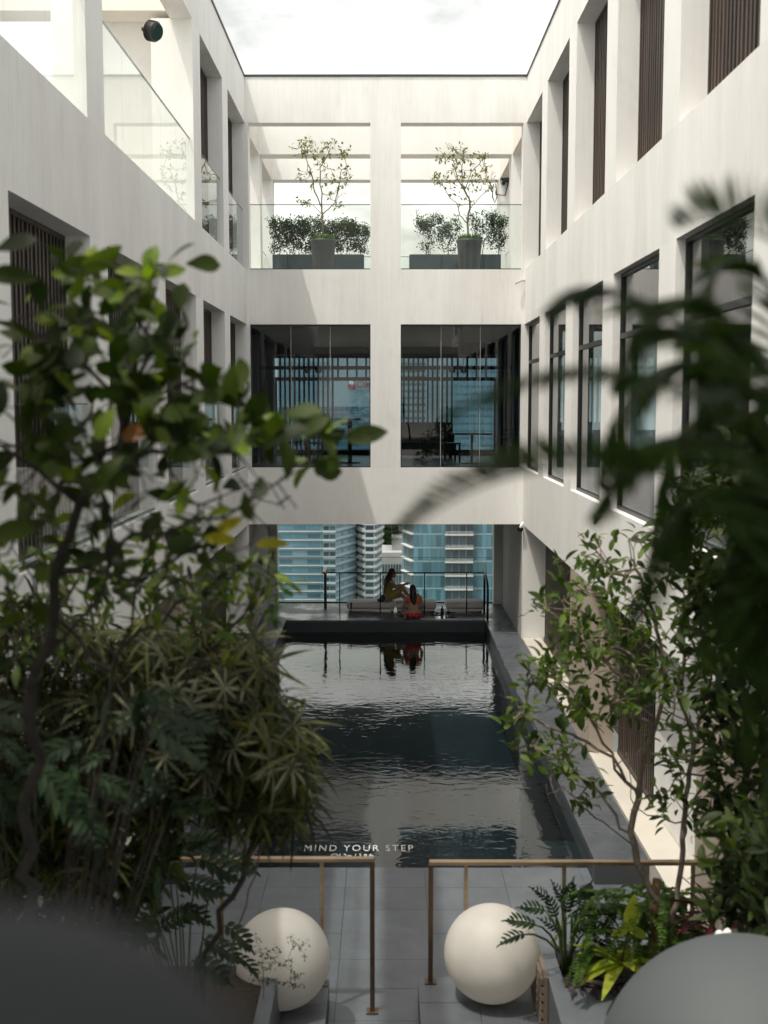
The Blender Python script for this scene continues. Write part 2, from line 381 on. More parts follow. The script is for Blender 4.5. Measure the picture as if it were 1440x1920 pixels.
def obj(name, me, parent=None, mtx=None, bevel=0):
    o = bpy.data.objects.new(name, me); COL.objects.link(o)
    if parent is not None:
        o.parent = parent; o.matrix_parent_inverse = PW[parent.name].inverted()
    if mtx is not None: o.matrix_basis = mtx
    PW[o.name] = mtx.copy() if mtx is not None else Matrix()
    if bevel:
        b = o.modifiers.new('bevel', 'BEVEL'); b.width = bevel; b.segments = 2; b.limit_method = 'ANGLE'
    return o
PW = {}
def thing(name, label, cat, loc=(0, 0, 0), group=None):
    o = bpy.data.objects.new(name, None); COL.objects.link(o); o.location = loc; o.empty_display_size = .1
    PW[o.name] = Matrix.Translation(Vector(loc)); tag(o, label, cat, group); return o
def tag(o, label=None, cat=None, group=None, kind=None):
    if label: o['label'] = label
    if cat: o['category'] = cat
    if group: o['group'] = group
    if kind: o['kind'] = kind
    return o
def structure(name, mb, m, **k): return tag(mb.build(name, m, **k), kind='structure')
def stuff(o): o['kind'] = 'stuff'; return o
def B(*a): return MB().box(*a)
def ordered(a, b): return (a, b) if a < b else (b, a)

exec_parts = []
# ------------------------------------------------------------------ levels of the building
XW = 3.08                         # half width of the courtyard
YB = 26.2                         # front of the back wing
TH = .35                          # thickness of the walls
Z_TOP, Z_UO, Z_US, Z_MO, Z_MS, Z_GO = 12.38, 11.405, 8.25, 7.05, 3.868, 2.593
PITCH = 3.42
COLS = [22.87 - PITCH * k for k in range(8)]      # near face of each side column
CW = .76

# ------------------------------------------------------------------ ground, pool, decks
structure('city_ground', B(-3000, 3000, -200, 5000, -112, -110), M['c_ground'])
WZ = -.30                          # water level
PX, PN, PF = 2.44, 13.7, 28.33     # pool half width, near end, far end
b = MB()
b.box(-PX - .3, PX + .3, PN - .3, PF + .3, -1.7, -1.5)                                   # floor
for x0, x1 in ((-PX - .3, -PX), (PX, PX + .3)): b.box(x0, x1, PN - .3, PF + .3, -1.5, -.062)
b.box(-PX, PX, PF, PF + .3, -1.5, -.062); b.box(-PX, PX, PN - .3, PN, -1.5, -.362)
b.box(-PX, PX, PN, PN + .95, -1.5, -.325)                                                 # shallow entry ledge with the lettering
structure('pool_basin', b, M['basin'])
w = MB(); w.quad((-PX - .02, PN - .002, WZ), (PX + .02, PN - .002, WZ), (PX + .02, PF + .02, WZ), (-PX - .02, PF + .02, WZ))
structure('water', w, M['water'])

def slab_field(name, x0, x1, y0, y1, z, nx, ny, m, thick=.05, jitter=.001, gap=.004):
    """a paved area: joint bed as the setting, every slab its own piece"""
    bed = structure(name, B(x0 + .004, x1 - .004, y0 + .004, y1 - .004, z - thick - .25, z - thick + .03), M['joint'])
    dx, dy = (x1 - x0) / nx, (y1 - y0) / ny
    me = B(-dx / 2 + gap / 2, dx / 2 - gap / 2, -dy / 2 + gap / 2, dy / 2 - gap / 2, -thick, 0).mesh('tile', m)
    for i in range(nx):
        for j in range(ny):
            obj('tile', me, bed, Matrix.Translation((x0 + dx * (i + .5), y0 + dy * (j + .5), z + R.uniform(-jitter, jitter))))
    return bed
slab_field('pool_coping', -XW, -PX, 13.2, 30.9, 0, 1, 15, M['stone_wet'])
slab_field('pool_coping', PX, XW, 13.2, 30.9, 0, 1, 15, M['stone_wet'])
slab_field('far_deck', -PX, PX, PF, 30.9, 0, 8, 4, M['stone_wet'])
slab_field('near_deck', -4.2, 4.2, 9.0, PN, -.288, 9, 8, M['stone'])
# low stone plinths that carry the spheres, and a kerb step at the bottom edge
slab_field('plinth', .30, 1.36, 9.50, 10.42, 0, 2, 2, M['stone'], thick=.06)
slab_field('plinth', -2.4, -.52, 9.50, 10.42, -.02, 3, 2, M['stone'], thick=.06)
structure('step', B(-.93, .02, 9.15, 9.78, -.28, -.10), M['stone'])
# slab under everything, and the landing where the photographer stands
structure('terrace_slab', B(-9, 9, -4, 13.0, -2.2, -.6), M['stone'])
structure('landing', B(-3.0, 3.0, -3.0, 1.9, 3.3, 3.68), M['stone'])

# ------------------------------------------------------------------ wings
def slat_screen(parent, x, y0, y1, z0, z1, side, spacing=.122, deep=.09):
    """timber screen in an opening: a thin frame and single slats"""
    f = MB(); w = .05
    xa, xb = ordered(x, x + side * .11)
    f.box(xa, xb, y0, y0 + w, z0, z1); f.box(xa, xb, y1 - w, y1, z0, z1)
    f.box(xa, xb, y0 + w, y1 - w, z1 - w, z1); f.box(xa, xb, y0 + w, y1 - w, z0, z0 + .04)
    fr = f.build('slat_screen', M['slat'], parent)
    n = int((y1 - y0 - 2 * w) / spacing); st = (y1 - y0 - 2 * w) / n
    me = B(-.045, .045, -.026, .026, z0 + .04, z1 - w).mesh('slat', M['slat'])
    for i in range(n):
        obj('slat', me, fr, Matrix.Translation((x + side * .055 + R.uniform(-.003, .003), y0 + w + st * (i + .5), 0)))
    return fr
def balustrade(parent, x, y0, y1, z0, z1, n, along='y', name='glass_balustrade'):
    rail = MB()
    if along == 'y': rail.box(x - .012, x + .012, y0 + .004, y1 - .004, z1, z1 + .014); rail.box(x - .02, x + .02, y0 + .004, y1 - .004, z0 + .002, z0 + .03)
    else: rail.box(y0 + .004, y1 - .004, x - .012, x + .012, z1, z1 + .014); rail.box(y0 + .004, y1 - .004, x - .02, x + .02, z0 + .002, z0 + .03)
    r = rail.build(name, M['gl_edge'], parent)
    st = (y1 - y0) / n
    if along == 'y': me = B(-.006, .006, -st / 2 + .006, st / 2 - .006, z0 + .031, z1 - .001).mesh('pane', M['glass'])
    else: me = B(-st / 2 + .006, st / 2 - .006, -.006, .006, z0 + .031, z1 - .001).mesh('pane', M['glass'])
    for i in range(n):
        c = y0 + st * (i + .5)
        obj('pane', me, r, Matrix.Translation((x, c, 0) if along == 'y' else (c, x, 0)))
    return r
def window(parent, x, y0, y1, z0, z1, side, ztr, m, nl=1):
    f = MB(); w = .045; xa, xb = ordered(x, x + side * .08)
    f.box(xa, xb, y0, y0 + w, z0, z1); f.box(xa, xb, y1 - w, y1, z0, z1)
    f.box(xa, xb, y0 + w, y1 - w, z1 - w, z1); f.box(xa, xb, y0 + w, y1 - w, z0, z0 + w)
    f.box(xa, xb, y0 + w, y1 - w, ztr, ztr + .07)
    fr = f.build('window', M['frame'], parent)
    xc = x + side * .04
    for a, c in ((z0 + w, ztr), (ztr + .07, z1 - w)):
        st = (y1 - y0 - 2 * w) / nl
        for i in range(nl):
            B(xc - .006, xc + .006, y0 + w + st * i + (.004 if i else 0), y0 + w + st * (i + 1) - (.004 if i < nl - 1 else 0), a, c).build('pane', m, fr)
    return fr

YN = -3.0                          # where the side wings meet the wing behind the camera
def side_wing(side, name, label):
    t = thing(name, label, 'building', (side * (XW + 1), 14, 0))
    X0, X1 = XW * side, (XW + TH) * side
    xa, xb = ordered(X0, X1)
    B(xa, xb, YN, YB, Z_UO, Z_TOP).build('parapet', M['wall'], t)
    ca, cb = ordered(X0 - side * .02, X1 + side * .02)
    B(ca, cb, YN, YB - .02, Z_TOP, Z_TOP + .045).build('coping', M['coping'], t)
    B(xa, xb, YN, YB, Z_MO, Z_US).build('spandrel', M['wall'], t)
    B(xa, xb, YN, YB, Z_GO, Z_MS).build('spandrel', M['wall_clean'], t)
    for i, y in enumerate(COLS):
        if y < YN: continue
        yy = y - (.22 if side < 0 else 0)
        deep = XW + (.66 if side < 0 and i == 1 else TH)
        da, db = ordered(X0, deep * side)
        if not (side < 0 and i in (2, 4)): B(da, db, yy, yy + CW, Z_US, Z_UO).build('column', M['wall_clean'], t)
        B(xa, xb, yy, yy + CW, Z_MS, Z_MO).build('column', M['wall_clean'], t)
    # floors and rooms behind the frame
    ia, ib = ordered(side * (XW + TH + .002), side * 8)
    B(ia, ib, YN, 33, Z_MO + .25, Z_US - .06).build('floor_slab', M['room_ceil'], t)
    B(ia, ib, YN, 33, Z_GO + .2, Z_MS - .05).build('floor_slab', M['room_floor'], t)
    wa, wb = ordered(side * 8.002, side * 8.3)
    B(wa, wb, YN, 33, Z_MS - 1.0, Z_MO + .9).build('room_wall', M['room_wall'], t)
    return t
def bays(side):
    ys = [y - (.22 if side < 0 else 0) for y in COLS]
    out = [(ys[0] + CW, YB)]
    for k in range(len(ys) - 1): out.append((ys[k + 1] + CW, ys[k]))
    return out

rw = side_wing(1, 'right_wing', 'long white concrete wing on the right with tall dark slatted openings above dark glazed windows')
for k, (y0, y1) in enumerate(bays(1)):
    if y1 < 6: continue
    slat_screen(rw, XW + .29, y0 + .003, y1 - .003, Z_US + .003, Z_UO - .003, 1)
    window(rw, XW + .10, y0 + .003, y1 - .003, Z_MS + .003, Z_MO - .003, 1, 6.18, M['gl_side'])
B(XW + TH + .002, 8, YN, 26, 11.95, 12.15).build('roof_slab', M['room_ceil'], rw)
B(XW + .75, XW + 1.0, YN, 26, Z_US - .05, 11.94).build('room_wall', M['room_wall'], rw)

lw = side_wing(-1, 'left_wing', 'long white concrete wing on the left with glass balustrades and a roofless upper terrace')
BL = bays(-1)
for k, (y0, y1) in enumerate(BL):
    if y1 < 6: continue
    if k in (0, 1):
        slat_screen(lw, -XW - .28, y0 + .9, y1 - .003, Z_US + .003, Z_UO - .003, -1)
        balustrade(lw, -XW - .07, y0 + .004, y1 - .004, Z_US, 9.53, 2)
    full = k >= 3
    slat_screen(lw, -XW - .26, (y0 + .003) if full else y0 + 1.15 + .25 * (k == 2), y1 - .003, Z_MS + .003, Z_MO - .003, -1)
    balustrade(lw, -XW - .07, y0 + .004, y1 - .004, Z_MS, 5.30, 2)
balustrade(lw, -XW - .07, COLS[3] - .22 + CW + .004, COLS[1] - .22 - .004, Z_US, 9.53, 5)
balustrade(lw, -XW - .07, COLS[5] - .22 + CW + .004, COLS[3] - .22 - .004, Z_US, 9.53, 5)
B(-4.75, -XW - TH - .002, 20.0, 26, 11.95, 12.15).build('roof_slab', M['room_ceil'], lw)
B(-XW - 1.6, -XW - 1.3, 20.2, 26, Z_US - .05, 11.94).build('room_wall', M['wall_clean'], lw)
B(-4.69, -XW - .67, 19.9, 20.15, Z_US - .05, 11.94).build('end_wall', M['wall_clean'], lw)
B(-8, -XW - TH - .003, YN, 19.9, Z_US - .059, Z_US - .02).build('terrace_floor', M['cream'], lw)
# roofless terrace frame behind the double openings
for y in (COLS[1] - .25, COLS[3] - .25, COLS[5] - .25):
    B(-6.9, -XW - TH - .003, y + .03, y + .58, Z_UO + .12, Z_TOP - .02).build('beam', M['pink'], lw)
    B(-7.5, -6.91, y - .02, y + .68, Z_US - .05, Z_TOP - .01).build('column', M['wall_clean'], lw)
ys = [COLS[k] - .27 for k in (1, 3, 5)]
for k in range(2): B(-7.4, -7.0, ys[k + 1] + .70, ys[k] - .001, Z_UO, Z_TOP - .03).build('beam', M['wall_clean'], lw)
balustrade(lw, -7.2, ys[1] + .7, ys[0] - .01, Z_US, 9.53, 4)

bw = thing('back_wing', 'white concrete wing across the far pool end, open roof terrace above two dark windows', 'building', (0, 27, 0))
def cross_wing(t, ya, yb, plain=False):
    XO = XW + TH
    B(-XO, XO, ya, yb, Z_UO, Z_TOP).build('parapet', M['wall'], t)
    B(-XO + .0, XO, ya - .02 if not plain else ya, yb + .02, Z_TOP + .001, Z_TOP + .046).build('coping', M['coping'], t)
    B(-XO, XO, ya, yb, Z_MO, Z_US).build('spandrel', M['wall'], t)
    B(-XO, XO, ya, yb, Z_GO, Z_MS).build('spandrel', M['wall_clean'], t)
    for za, zb in ((Z_US, Z_UO), (Z_MS, Z_MO)):
        B(-.335, .335, ya, yb, za, zb).build('column', M['wall'], t)
        for s in (-1, 1):
            p, q = ordered(s * 3.01, s * XO)
            B(p, q, ya, yb, za, zb).build('column', M['wall_clean'], t)
cross_wing(bw, YB, YB + TH)
cn = thing('canopy', 'flat white concrete canopy above the viewer', 'canopy', (0, -.5, 7.4))  # roof out of view; its reach is set to shade palm and bollard
B(-XW + .004, XW - .004, -2.9, 2.3, 7.4, 7.7).build('slab', M['wall_clean'], cn)
# roof terrace frames
for y0, y1 in ((29.45, 29.97), (32.75, 33.22)):
    B(-3.5, 3.5, y0, y1, Z_UO, Z_TOP).build('beam', M['wall_clean'], bw)
    for s in (-1, 1):
        p, q = ordered(s * 3.1, s * 3.5)
        B(p, q, y0, y1, 8.1, Z_UO).build('column', M['wall_clean'], bw)
for s in (-1, 1):
    p, q = ordered(s * 3.12, s * 3.48)
    B(p, q, YB + TH + .001, 29.449, Z_UO + .002, Z_TOP - .002).build('beam', M['pink'], bw)
    B(p, q, 29.971, 32.749, Z_UO + .002, Z_TOP - .002).build('beam', M['pink'], bw)
B(-3.6, 3.6, YB + TH + .002, 33.25, Z_MO + .1, 8.235).build('terrace_floor', M['cream'], bw)
for x0, x1 in ((-3.005, -.34), (.34, 3.005)):
    balustrade(bw, YB + .10, x0, x1, Z_US, 9.66, 3, 'x')
balustrade(bw, 33.0, -3.09, 3.09, 8.17, 9.35, 4, 'x')
for s in (-1, 1): balustrade(bw, s * 3.3, 29.98, 32.74, 8.17, 9.35, 2)
# glazed middle storey
for x0, x1 in ((-3.005, -.34), (.34, 3.005)):
    f = MB(); ww = .02; ya, yb = YB + .07, YB + .12
    f.box(x0, x0 + ww, ya, yb, Z_MS + .002, Z_MO - .002); f.box(x1 - ww, x1, ya, yb, Z_MS + .002, Z_MO - .002)
    f.box(x0 + ww, x1 - ww, ya, yb, Z_MO - .03, Z_MO - .002); f.box(x0 + ww, x1 - ww, ya, yb, Z_MS + .002, Z_MS + .03)
    fr = f.build('window', M['frame'], bw)
    st = (x1 - x0 - 2 * ww) / 3
    for i in range(3):
        a = x0 + ww + st * i
        B(a + (.006 if i else 0), a + st - (.006 if i < 2 else 0), YB + .09, YB + .102, Z_MS + .03, Z_MO - .03).build('pane', M['gl_dark'], fr)
        if i: B(a - .005, a + .005, YB + .088, YB + .104, Z_MS + .03, Z_MO - .03).build('joint', M['grey_wall'], fr)
# the room behind
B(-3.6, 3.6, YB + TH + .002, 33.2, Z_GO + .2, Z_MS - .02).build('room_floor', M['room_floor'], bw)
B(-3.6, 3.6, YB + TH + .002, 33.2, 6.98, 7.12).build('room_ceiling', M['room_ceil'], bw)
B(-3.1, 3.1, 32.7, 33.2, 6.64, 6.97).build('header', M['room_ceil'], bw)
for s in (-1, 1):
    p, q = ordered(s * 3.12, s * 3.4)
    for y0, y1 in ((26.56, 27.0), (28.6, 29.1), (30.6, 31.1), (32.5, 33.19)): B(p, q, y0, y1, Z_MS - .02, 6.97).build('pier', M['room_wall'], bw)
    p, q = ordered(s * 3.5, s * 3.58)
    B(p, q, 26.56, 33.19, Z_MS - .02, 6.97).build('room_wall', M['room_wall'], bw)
B(-3.1, 3.1, 28.98, 29.06, 6.13, 6.22).build('transom', M['frame'], bw)
# rear window wall with vertical fins
f = MB()
f.box(-3.1, 3.1, 32.9, 33.0, 5.93, 6.03); f.box(-3.1, 3.1, 32.9, 33.0, Z_MS - .02, 4.0); f.box(-3.1, 3.1, 32.9, 33.0, 6.56, 6.63)
for x in (-3.1, 3.04): f.box(x, x + .06, 32.9, 33.0, 4.0, 5.93)
rf = f.build('window', M['frame'], bw)
B(-3.1, 3.1, 33.02, 33.03, Z_MS, 6.63).build('pane', M['gl_back'], rf)
fin = B(-.026, .026, -.06, .06, 4.12, 6.56).mesh('fin', M['frame'])
xs = [at(x, 755, 32.8).x for x in np.arange(526, 625, 8.9)] + [at(x, 755, 32.8).x for x in np.arange(757, 852, 9.0)] + [at(x, 755, 32.8).x for x in ()]
for x in xs: obj('fin', fin, rf, Matrix.Translation((x, 32.82, 0)))
fin2 = B(-.026, .026, -.06, .06, 6.03, 6.56).mesh('fin', M['frame'])
for px in list(np.arange(634, 694, 17.5)) + list(np.arange(858, 928, 17.5)): obj('fin', fin2, rf, Matrix.Translation((at(px, 755, 32.8).x, 32.82, 0)))

# ground storey: passage below the back wing
B(-3.1, 3.1, YB + TH + .002, 31.0, Z_GO + .03, Z_GO + .12).build('passage_ceiling', M['ceil'], bw)
for s in (-1, 1):
    p, q = ordered(s * XW, s * (XW + .3))
    B(p, q, YB + .002, 30.6, -.3, Z_GO - .001).build('passage_wall', M['grey_wall'], bw)
    p, q = ordered(s * 2.86, s * (XW - .001))
    B(p, q, 30.6, 31.0, 0.004, Z_GO + .02).build('passage_pier', M['wall_clean'], bw)
    # corner pier facing the courtyard
    p, q = ordered(s * XW, s * 3.78)
    B(p, q, YB - .25, YB, -.3, Z_GO - .001).build('corner_pier', M['wall_clean'], bw)
balustrade(bw, 30.87, -2.86, 2.86, 0, 1.22, 4, 'x')

# ground storey of the side wings: piers, bright ledges, dark screens and pale panels behind
for s, t in ((1, rw), (-1, lw)):
    X = lambda a, c: ordered(s * a, s * c)
    for y0, y1 in ((17.32, 19.3), (9.6, 11.3)):
        B(*X(XW + .002, 3.44), y0, y1, -.3, Z_GO - .001).build('pier', M['beige'], t)
    for y0, y1 in ((19.301, 25.94), (11.301, 17.319)):
        B(*X(XW + .002, 3.5), y0, y1, -.3, .045).build('ledge', M['cream'], t)
        B(*X(3.95, 4.2), y0, y1, -.3, Z_GO).build('recess_wall', M['grey_wall'], t)
    fr = B(*X(3.51, 3.60), 15.0, 17.3, 0.03, .12).build('slat_screen', M['slat'], t)
    me = B(-.04, .04, -.03, .03, .12, Z_GO - .02).mesh('slat', M['slat'])
    for i in range(19): obj('slat', me, fr, Matrix.Translation((s * 3.555, 15.05 + i * .122, 0)))
    fr = B(*X(3.51, 3.60), 21.0, 25.6, 0.05, .14).build('slat_screen', M['slat'], t)
    for i in range(37): obj('slat', me, fr, Matrix.Translation((s * 3.555, 21.06 + i * .122, 0)))
    B(*X(3.51, 3.66), 12.4, 14.9, .0, Z_GO).build('panel', M['wall_clean'], t)
    B(*X(XW + TH + .002, 4.3), YN, YB, Z_GO + .02, Z_GO + .1).build('soffit', M['grey_wall'], t)
# ------------------------------------------------------------------ city beyond the glass
def prism(mb, pts, z0, z1):
    n = len(pts); b = len(mb.v)
    mb.v += [(p[0], p[1], z0) for p in pts] + [(p[0], p[1], z1) for p in pts]
    for i in range(n):
        j = (i + 1) % n; mb.f.append((b + i, b + j, b + n + j, b + n + i)); mb.m.append(mb.cm)
    mb.f.append(tuple(b + n + i for i in range(n))); mb.m.append(mb.cm)
    mb.f.append(tuple(b + i for i in reversed(range(n)))); mb.m.append(mb.cm)
def facade(t, p0, p1, z0, z1, zv0, zv1, fh, bay, wh, sill, mw, mband, proud=.25, band_h=.5, gap=.25, skip=.0, every=1, bandname='spandrel'):
    """floors of windows between p0 and p1; each window in the visible storeys is a piece of its own"""
    p0 = Vector((p0[0], p0[1], 0)); p1 = Vector((p1[0], p1[1], 0)); d = p1 - p0; ln = d.length; d.normalize()
    nrm = Vector((d.y, -d.x, 0)); n = max(1, int(ln / bay)); st = ln / n
    R3 = Matrix((d, -nrm, Vector((0, 0, 1)))).transposed().to_4x4()
    me = B(-(st - gap) / 2, (st - gap) / 2, -.12, .1, 0, wh).mesh('window', mw)
    band = B(0, ln, -proud, .1, 0, band_h).mesh(bandname, mband)
    z = z0; k = 0; far = MB()
    while z + fh < z1:
        if zv0 <= z <= zv1:
            for i in range(n):
                if R.random() < skip: continue
                M4 = Matrix.Translation(p0 + d * (st * (i + .5)) + Vector((0, 0, z + sill))) @ R3
                obj('window', me, t, M4)
            if k % every == 0: obj(bandname, band, t, Matrix.Translation(p0 + Vector((0, 0, z))) @ R3)
        else:
            for i in range(n):
                c = p0 + d * (st * i + gap / 2) + nrm * .06 + Vector((0, 0, z + sill)); e = c + d * (st - gap); u = Vector((0, 0, wh))
                far.quad(c, e, e + u, c + u)
        z += fh; k += 1
    if far.f: stuff(far.build('window', mw, t))
def zpix(py, Y): return at(723, py, Y).z
def tower(name, label, pts, z0, z1, m):
    c = (sum(p[0] for p in pts) / len(pts), sum(p[1] for p in pts) / len(pts), z0)
    t = thing(name, label, 'building', c)
    b = MB(); prism(b, pts, z0, z1); b.build('body', m, t); return t
def xp(px, Y): return at(px, 960, Y).x
GZ = -110
# blue office block, left
Y1 = 520.; pA = (xp(470, Y1), Y1); pB = (xp(627, Y1), Y1); pC = (xp(667, 541), 541.)
t = tower('office_tower', 'blue glass office block banded with thin white lines, left behind the pool', [pA, pB, pC, (xp(600, 700), 700.), (pA[0], 620)], GZ, -24, M['c_body'])
facade(t, pA, pB, GZ, -24, -92, -40, 3.85, 5.4, 1.7, 1.2, M['c_glass'], M['c_white'], .5, .26, .5, .12)
facade(t, pB, pC, GZ, -24, -92, -40, 3.85, 6.4, 1.5, 1.4, M['c_band'], M['c_pale'], .2, 1.2, 2.6, .1)
bx = MB(); bx.box(xp(606, Y1), pB[0] + .6, Y1 - 2.5, Y1 + 3, GZ, -24); bx.build('stair_bay', M['c_band'], t)
facade(t, (xp(606, Y1), Y1 - 2.6), (pB[0] + .6, Y1 - 2.6), GZ, -24, -92, -40, 3.85, 2.4, 1.9, 1.0, M['c_glass2'], M['c_pale'], .6, .9, .4)
# white balconied tower beside it
Yb = 534.; q0 = (xp(665.5, 548), 548.); q1 = (xp(684, Yb), Yb); q2 = (xp(702, Yb), Yb); q3 = (xp(717, 552), 552.)
t = tower('balcony_tower', 'white tower with slanting stacked balconies, between the blue office block and the dark glass block', [q0, q1, q2, q3, (q3[0], 640), (q0[0], 640)], GZ, -24, M['c_pale'])
facade(t, q0, q1, GZ, -24, -92, -40, 3.3, 6.5, 1.3, 1.8, M['c_body'], M['c_white'], .9, 1.7, 2.6, bandname='balcony')
facade(t, q1, q2, GZ, -24, -92, -40, 3.3, 4.4, 1.9, 1.0, M['c_glass2'], M['c_white'], .4, .9, .7)
facade(t, q2, q3, GZ, -24, -92, -40, 3.3, 5.5, 1.5, 1.2, M['c_glass2'], M['c_white'], .9, 1.1, .8, bandname='balcony')
# white apartments far behind
Y2 = 760.
t = tower('apartment_tower', 'white apartment tower with stacked balconies seen far between the two blue towers', [(xp(690, Y2), Y2), (xp(735, Y2 - 30), Y2 - 30), (xp(765, Y2), Y2), (xp(765, Y2), Y2 + 60), (xp(690, Y2), Y2 + 60)], GZ, -24, M['c_white'])
facade(t, (xp(690, Y2), Y2), (xp(735, Y2 - 30), Y2 - 30), GZ, -24, -105, -70, 3.4, 4.4, 1.5, 1.0, M['c_glass2'], M['c_white'], 1.2, .8, 1.2, .1, bandname='balcony')
facade(t, (xp(735, Y2 - 30), Y2 - 30), (xp(765, Y2), Y2), GZ, -24, -105, -70, 3.4, 3.4, 1.6, 1.0, M['c_glass2'], M['c_white'], .3, .4, 1.5)
# a dark roof garden tree far below the white apartments
tr = thing('tree', 'small dark green tree far off, beside the white apartment tower', 'tree', (xp(712, 690), 690, -95)); cr = MB(); rr = random.Random(3)
MB().tube([(xp(712, 690), 690, -95), (xp(712, 690), 690, -78)], [.6, .35], 7).build('trunk', M['bark'], tr)
for _ in range(420):
    v = Vector((rr.gauss(0, 2.4), rr.gauss(0, 2), rr.gauss(0, 4.2))); c = Vector((xp(712, 690), 690, -76)) + v; w = Vector((rr.gauss(0, 1), rr.gauss(0, 1), rr.gauss(0, 1))).normalized(); o_ = w.orthogonal() * rr.uniform(.4, .9); p_ = w.cross(o_)
    cr.quad(c + o_, c + p_, c - o_, c - p_)
stuff(cr.build('crown', M['leaf_hedge'], tr))
# dark slim glass block
Y4 = 400.
t = tower('glass_block', 'dark glass block with close vertical mullions and flat pale roof, behind the women', [(xp(716, Y4), Y4), (xp(758, Y4), Y4), (xp(758, Y4), Y4 + 22), (xp(716, Y4), Y4 + 22)], GZ, zpix(1036, Y4), M['c_grey'])
facade(t, (xp(716, Y4), Y4), (xp(758, Y4), Y4), GZ, zpix(1036, Y4), -75, -45, 4.0, .95, 3.4, .4, M['c_glass2'], M['c_grey'], .15, .3, .3)
b = MB(); b.box(xp(735, Y4), xp(757, Y4), Y4 + 6, Y4 + 16, zpix(1036, Y4), zpix(1012, Y4)); b.build('roof_house', M['c_grey'], t)
# blue tower, right
Y5 = 330.
pts = [(xp(757, Y5 + 10), Y5 + 10), (xp(776, Y5), Y5), (xp(1000, Y5), Y5), (xp(1000, Y5), Y5 + 40), (xp(757, Y5), Y5 + 40)]
t = tower('curtain_wall_tower', 'blue curtain wall tower with white framed balcony bay, seen behind the right of the pool', pts, GZ, -16, M['c_body'])
facade(t, pts[0], pts[1], GZ, -16, -60, -26, 3.9, 1.7, 3.0, .7, M['c_glass2'], M['c_white'], .9, .35, .3)
facade(t, pts[1], (xp(835, Y5), Y5), GZ, -16, -60, -26, 3.9, 1.25, 3.2, .55, M['c_glass'], M['c_band'], .12, .35, .14)
facade(t, (xp(886, Y5), Y5), (xp(940, Y5), Y5), GZ, -16, -60, -26, 3.9, 1.35, 3.2, .55, M['c_glass'], M['c_band'], .12, .35, .14)
b = MB(); b.box(xp(835, Y5), xp(886, Y5), Y5 - 1.6, Y5 - .01, GZ, -16); b.build('balcony_bay', M['c_grey'], t)
facade(t, (xp(834, Y5), Y5 - 1.65), (xp(887, Y5), Y5 - 1.65), GZ, -16, -60, -26, 3.9, 1.9, 2.9, .7, M['c_glass2'], M['c_white'], .8, .3, .24, bandname='balcony')
rl = B(0, xp(887, Y5) - xp(834, Y5), -.03, .03, 0, .09).mesh('rail', M['c_white'])
for k in range(4, 22):
    z = GZ + 3.9 * k
    if -60 < z < -26:
        for h in (.75, 1.1): obj('rail', rl, t, Matrix.Translation((xp(834, Y5), Y5 - 2.45, z + h)))
# towers seen through the dark middle windows
Y6 = 700.
t = tower('bank_tower', 'pale blue bank tower with red logo near its top, seen through the dark left window', [(xp(523, Y6), Y6), (xp(712, Y6), Y6), (xp(712, Y6), Y6 + 50), (xp(523, Y6), Y6 + 50)], GZ, 34, M['c_pale'])
facade(t, (xp(523, Y6), Y6), (xp(712, Y6), Y6), GZ, 4, -24, 3, 4.2, 5.9, 2.9, .9, M['c_glass'], M['c_body'], .3, .5, .3)
facade(t, (xp(523, Y6), Y6), (xp(622, Y6), Y6), 5.0, 33, 5, 33, 8.4, 11.8, 6.5, .9, M['c_band'], M['c_pale'], .3, .6, .5)
def text_mesh(body, size, ext, name, m, space=1.0, sx=1.0, bold=0.):
    c = bpy.data.curves.new(name, 'FONT'); c.body = body; c.size = size; c.extrude = ext; c.space_character = space; c.offset = bold
    o = bpy.data.objects.new(name, c); COL.objects.link(o)
    bpy.context.view_layer.update()
    me = bpy.data.meshes.new_from_object(o.evaluated_get(bpy.context.evaluated_depsgraph_get()))
    bpy.data.objects.remove(o); bpy.data.curves.remove(c)
    me.materials.clear(); me.materials.append(m); me.name = name
    return me
def fit(me, w, h):
    xs = [v.co.x for v in me.vertices]; ysv = [v.co.y for v in me.vertices]
    sx = w / (max(xs) - min(xs)); sy = h / (max(ysv) - min(ysv)); mx, my = min(xs), min(ysv)
    for v in me.vertices: v.co.x = (v.co.x - mx) * sx; v.co.y = (v.co.y - my) * sy
    return me
STAND = Matrix.Rotation(rad(90), 4, 'X')
zb, zt = zpix(729, Y6), zpix(712, Y6)
me = fit(text_mesh('CIMB', 4, .2, 'lettering', M['sign_red'], 1.05, bold=.06), xp(706, Y6) - xp(669, Y6), zpix(714.5, Y6) - zpix(726.5, Y6))
obj('lettering', me, t, Matrix.Translation((xp(669, Y6), Y6 - .8, zpix(726.5, Y6))) @ STAND)
x0, x1 = xp(653.5, Y6), xp(666.5, Y6)
lg = B(x0, x1, Y6 - .8, Y6 - .2, zb, zt).build('logo', M['sign_red'], t)
a = MB(); hx = (x0 + x1) / 2; dz = zt - zb
a.add([(x0 + .5, Y6 - .9, zb + dz * .55), (hx + .6, Y6 - .9, zb + dz * .45), (x1 - .4, Y6 - .9, zb + dz * .72), (hx, Y6 - .9, zt - .3), (x0 + .5, Y6 - .9, zt - .5),
       (x0 + .5, Y6 - .81, zb + dz * .55), (hx + .6, Y6 - .81, zb + dz * .45), (x1 - .4, Y6 - .81, zb + dz * .72), (hx, Y6 - .81, zt - .3), (x0 + .5, Y6 - .81, zt - .5)],
      [(0, 1, 2, 3, 4), (9, 8, 7, 6, 5), (0, 5, 6, 1), (1, 6, 7, 2), (2, 7, 8, 3), (3, 8, 9, 4), (4, 9, 5, 0)])
a.build('arrow', M['white'], lg)
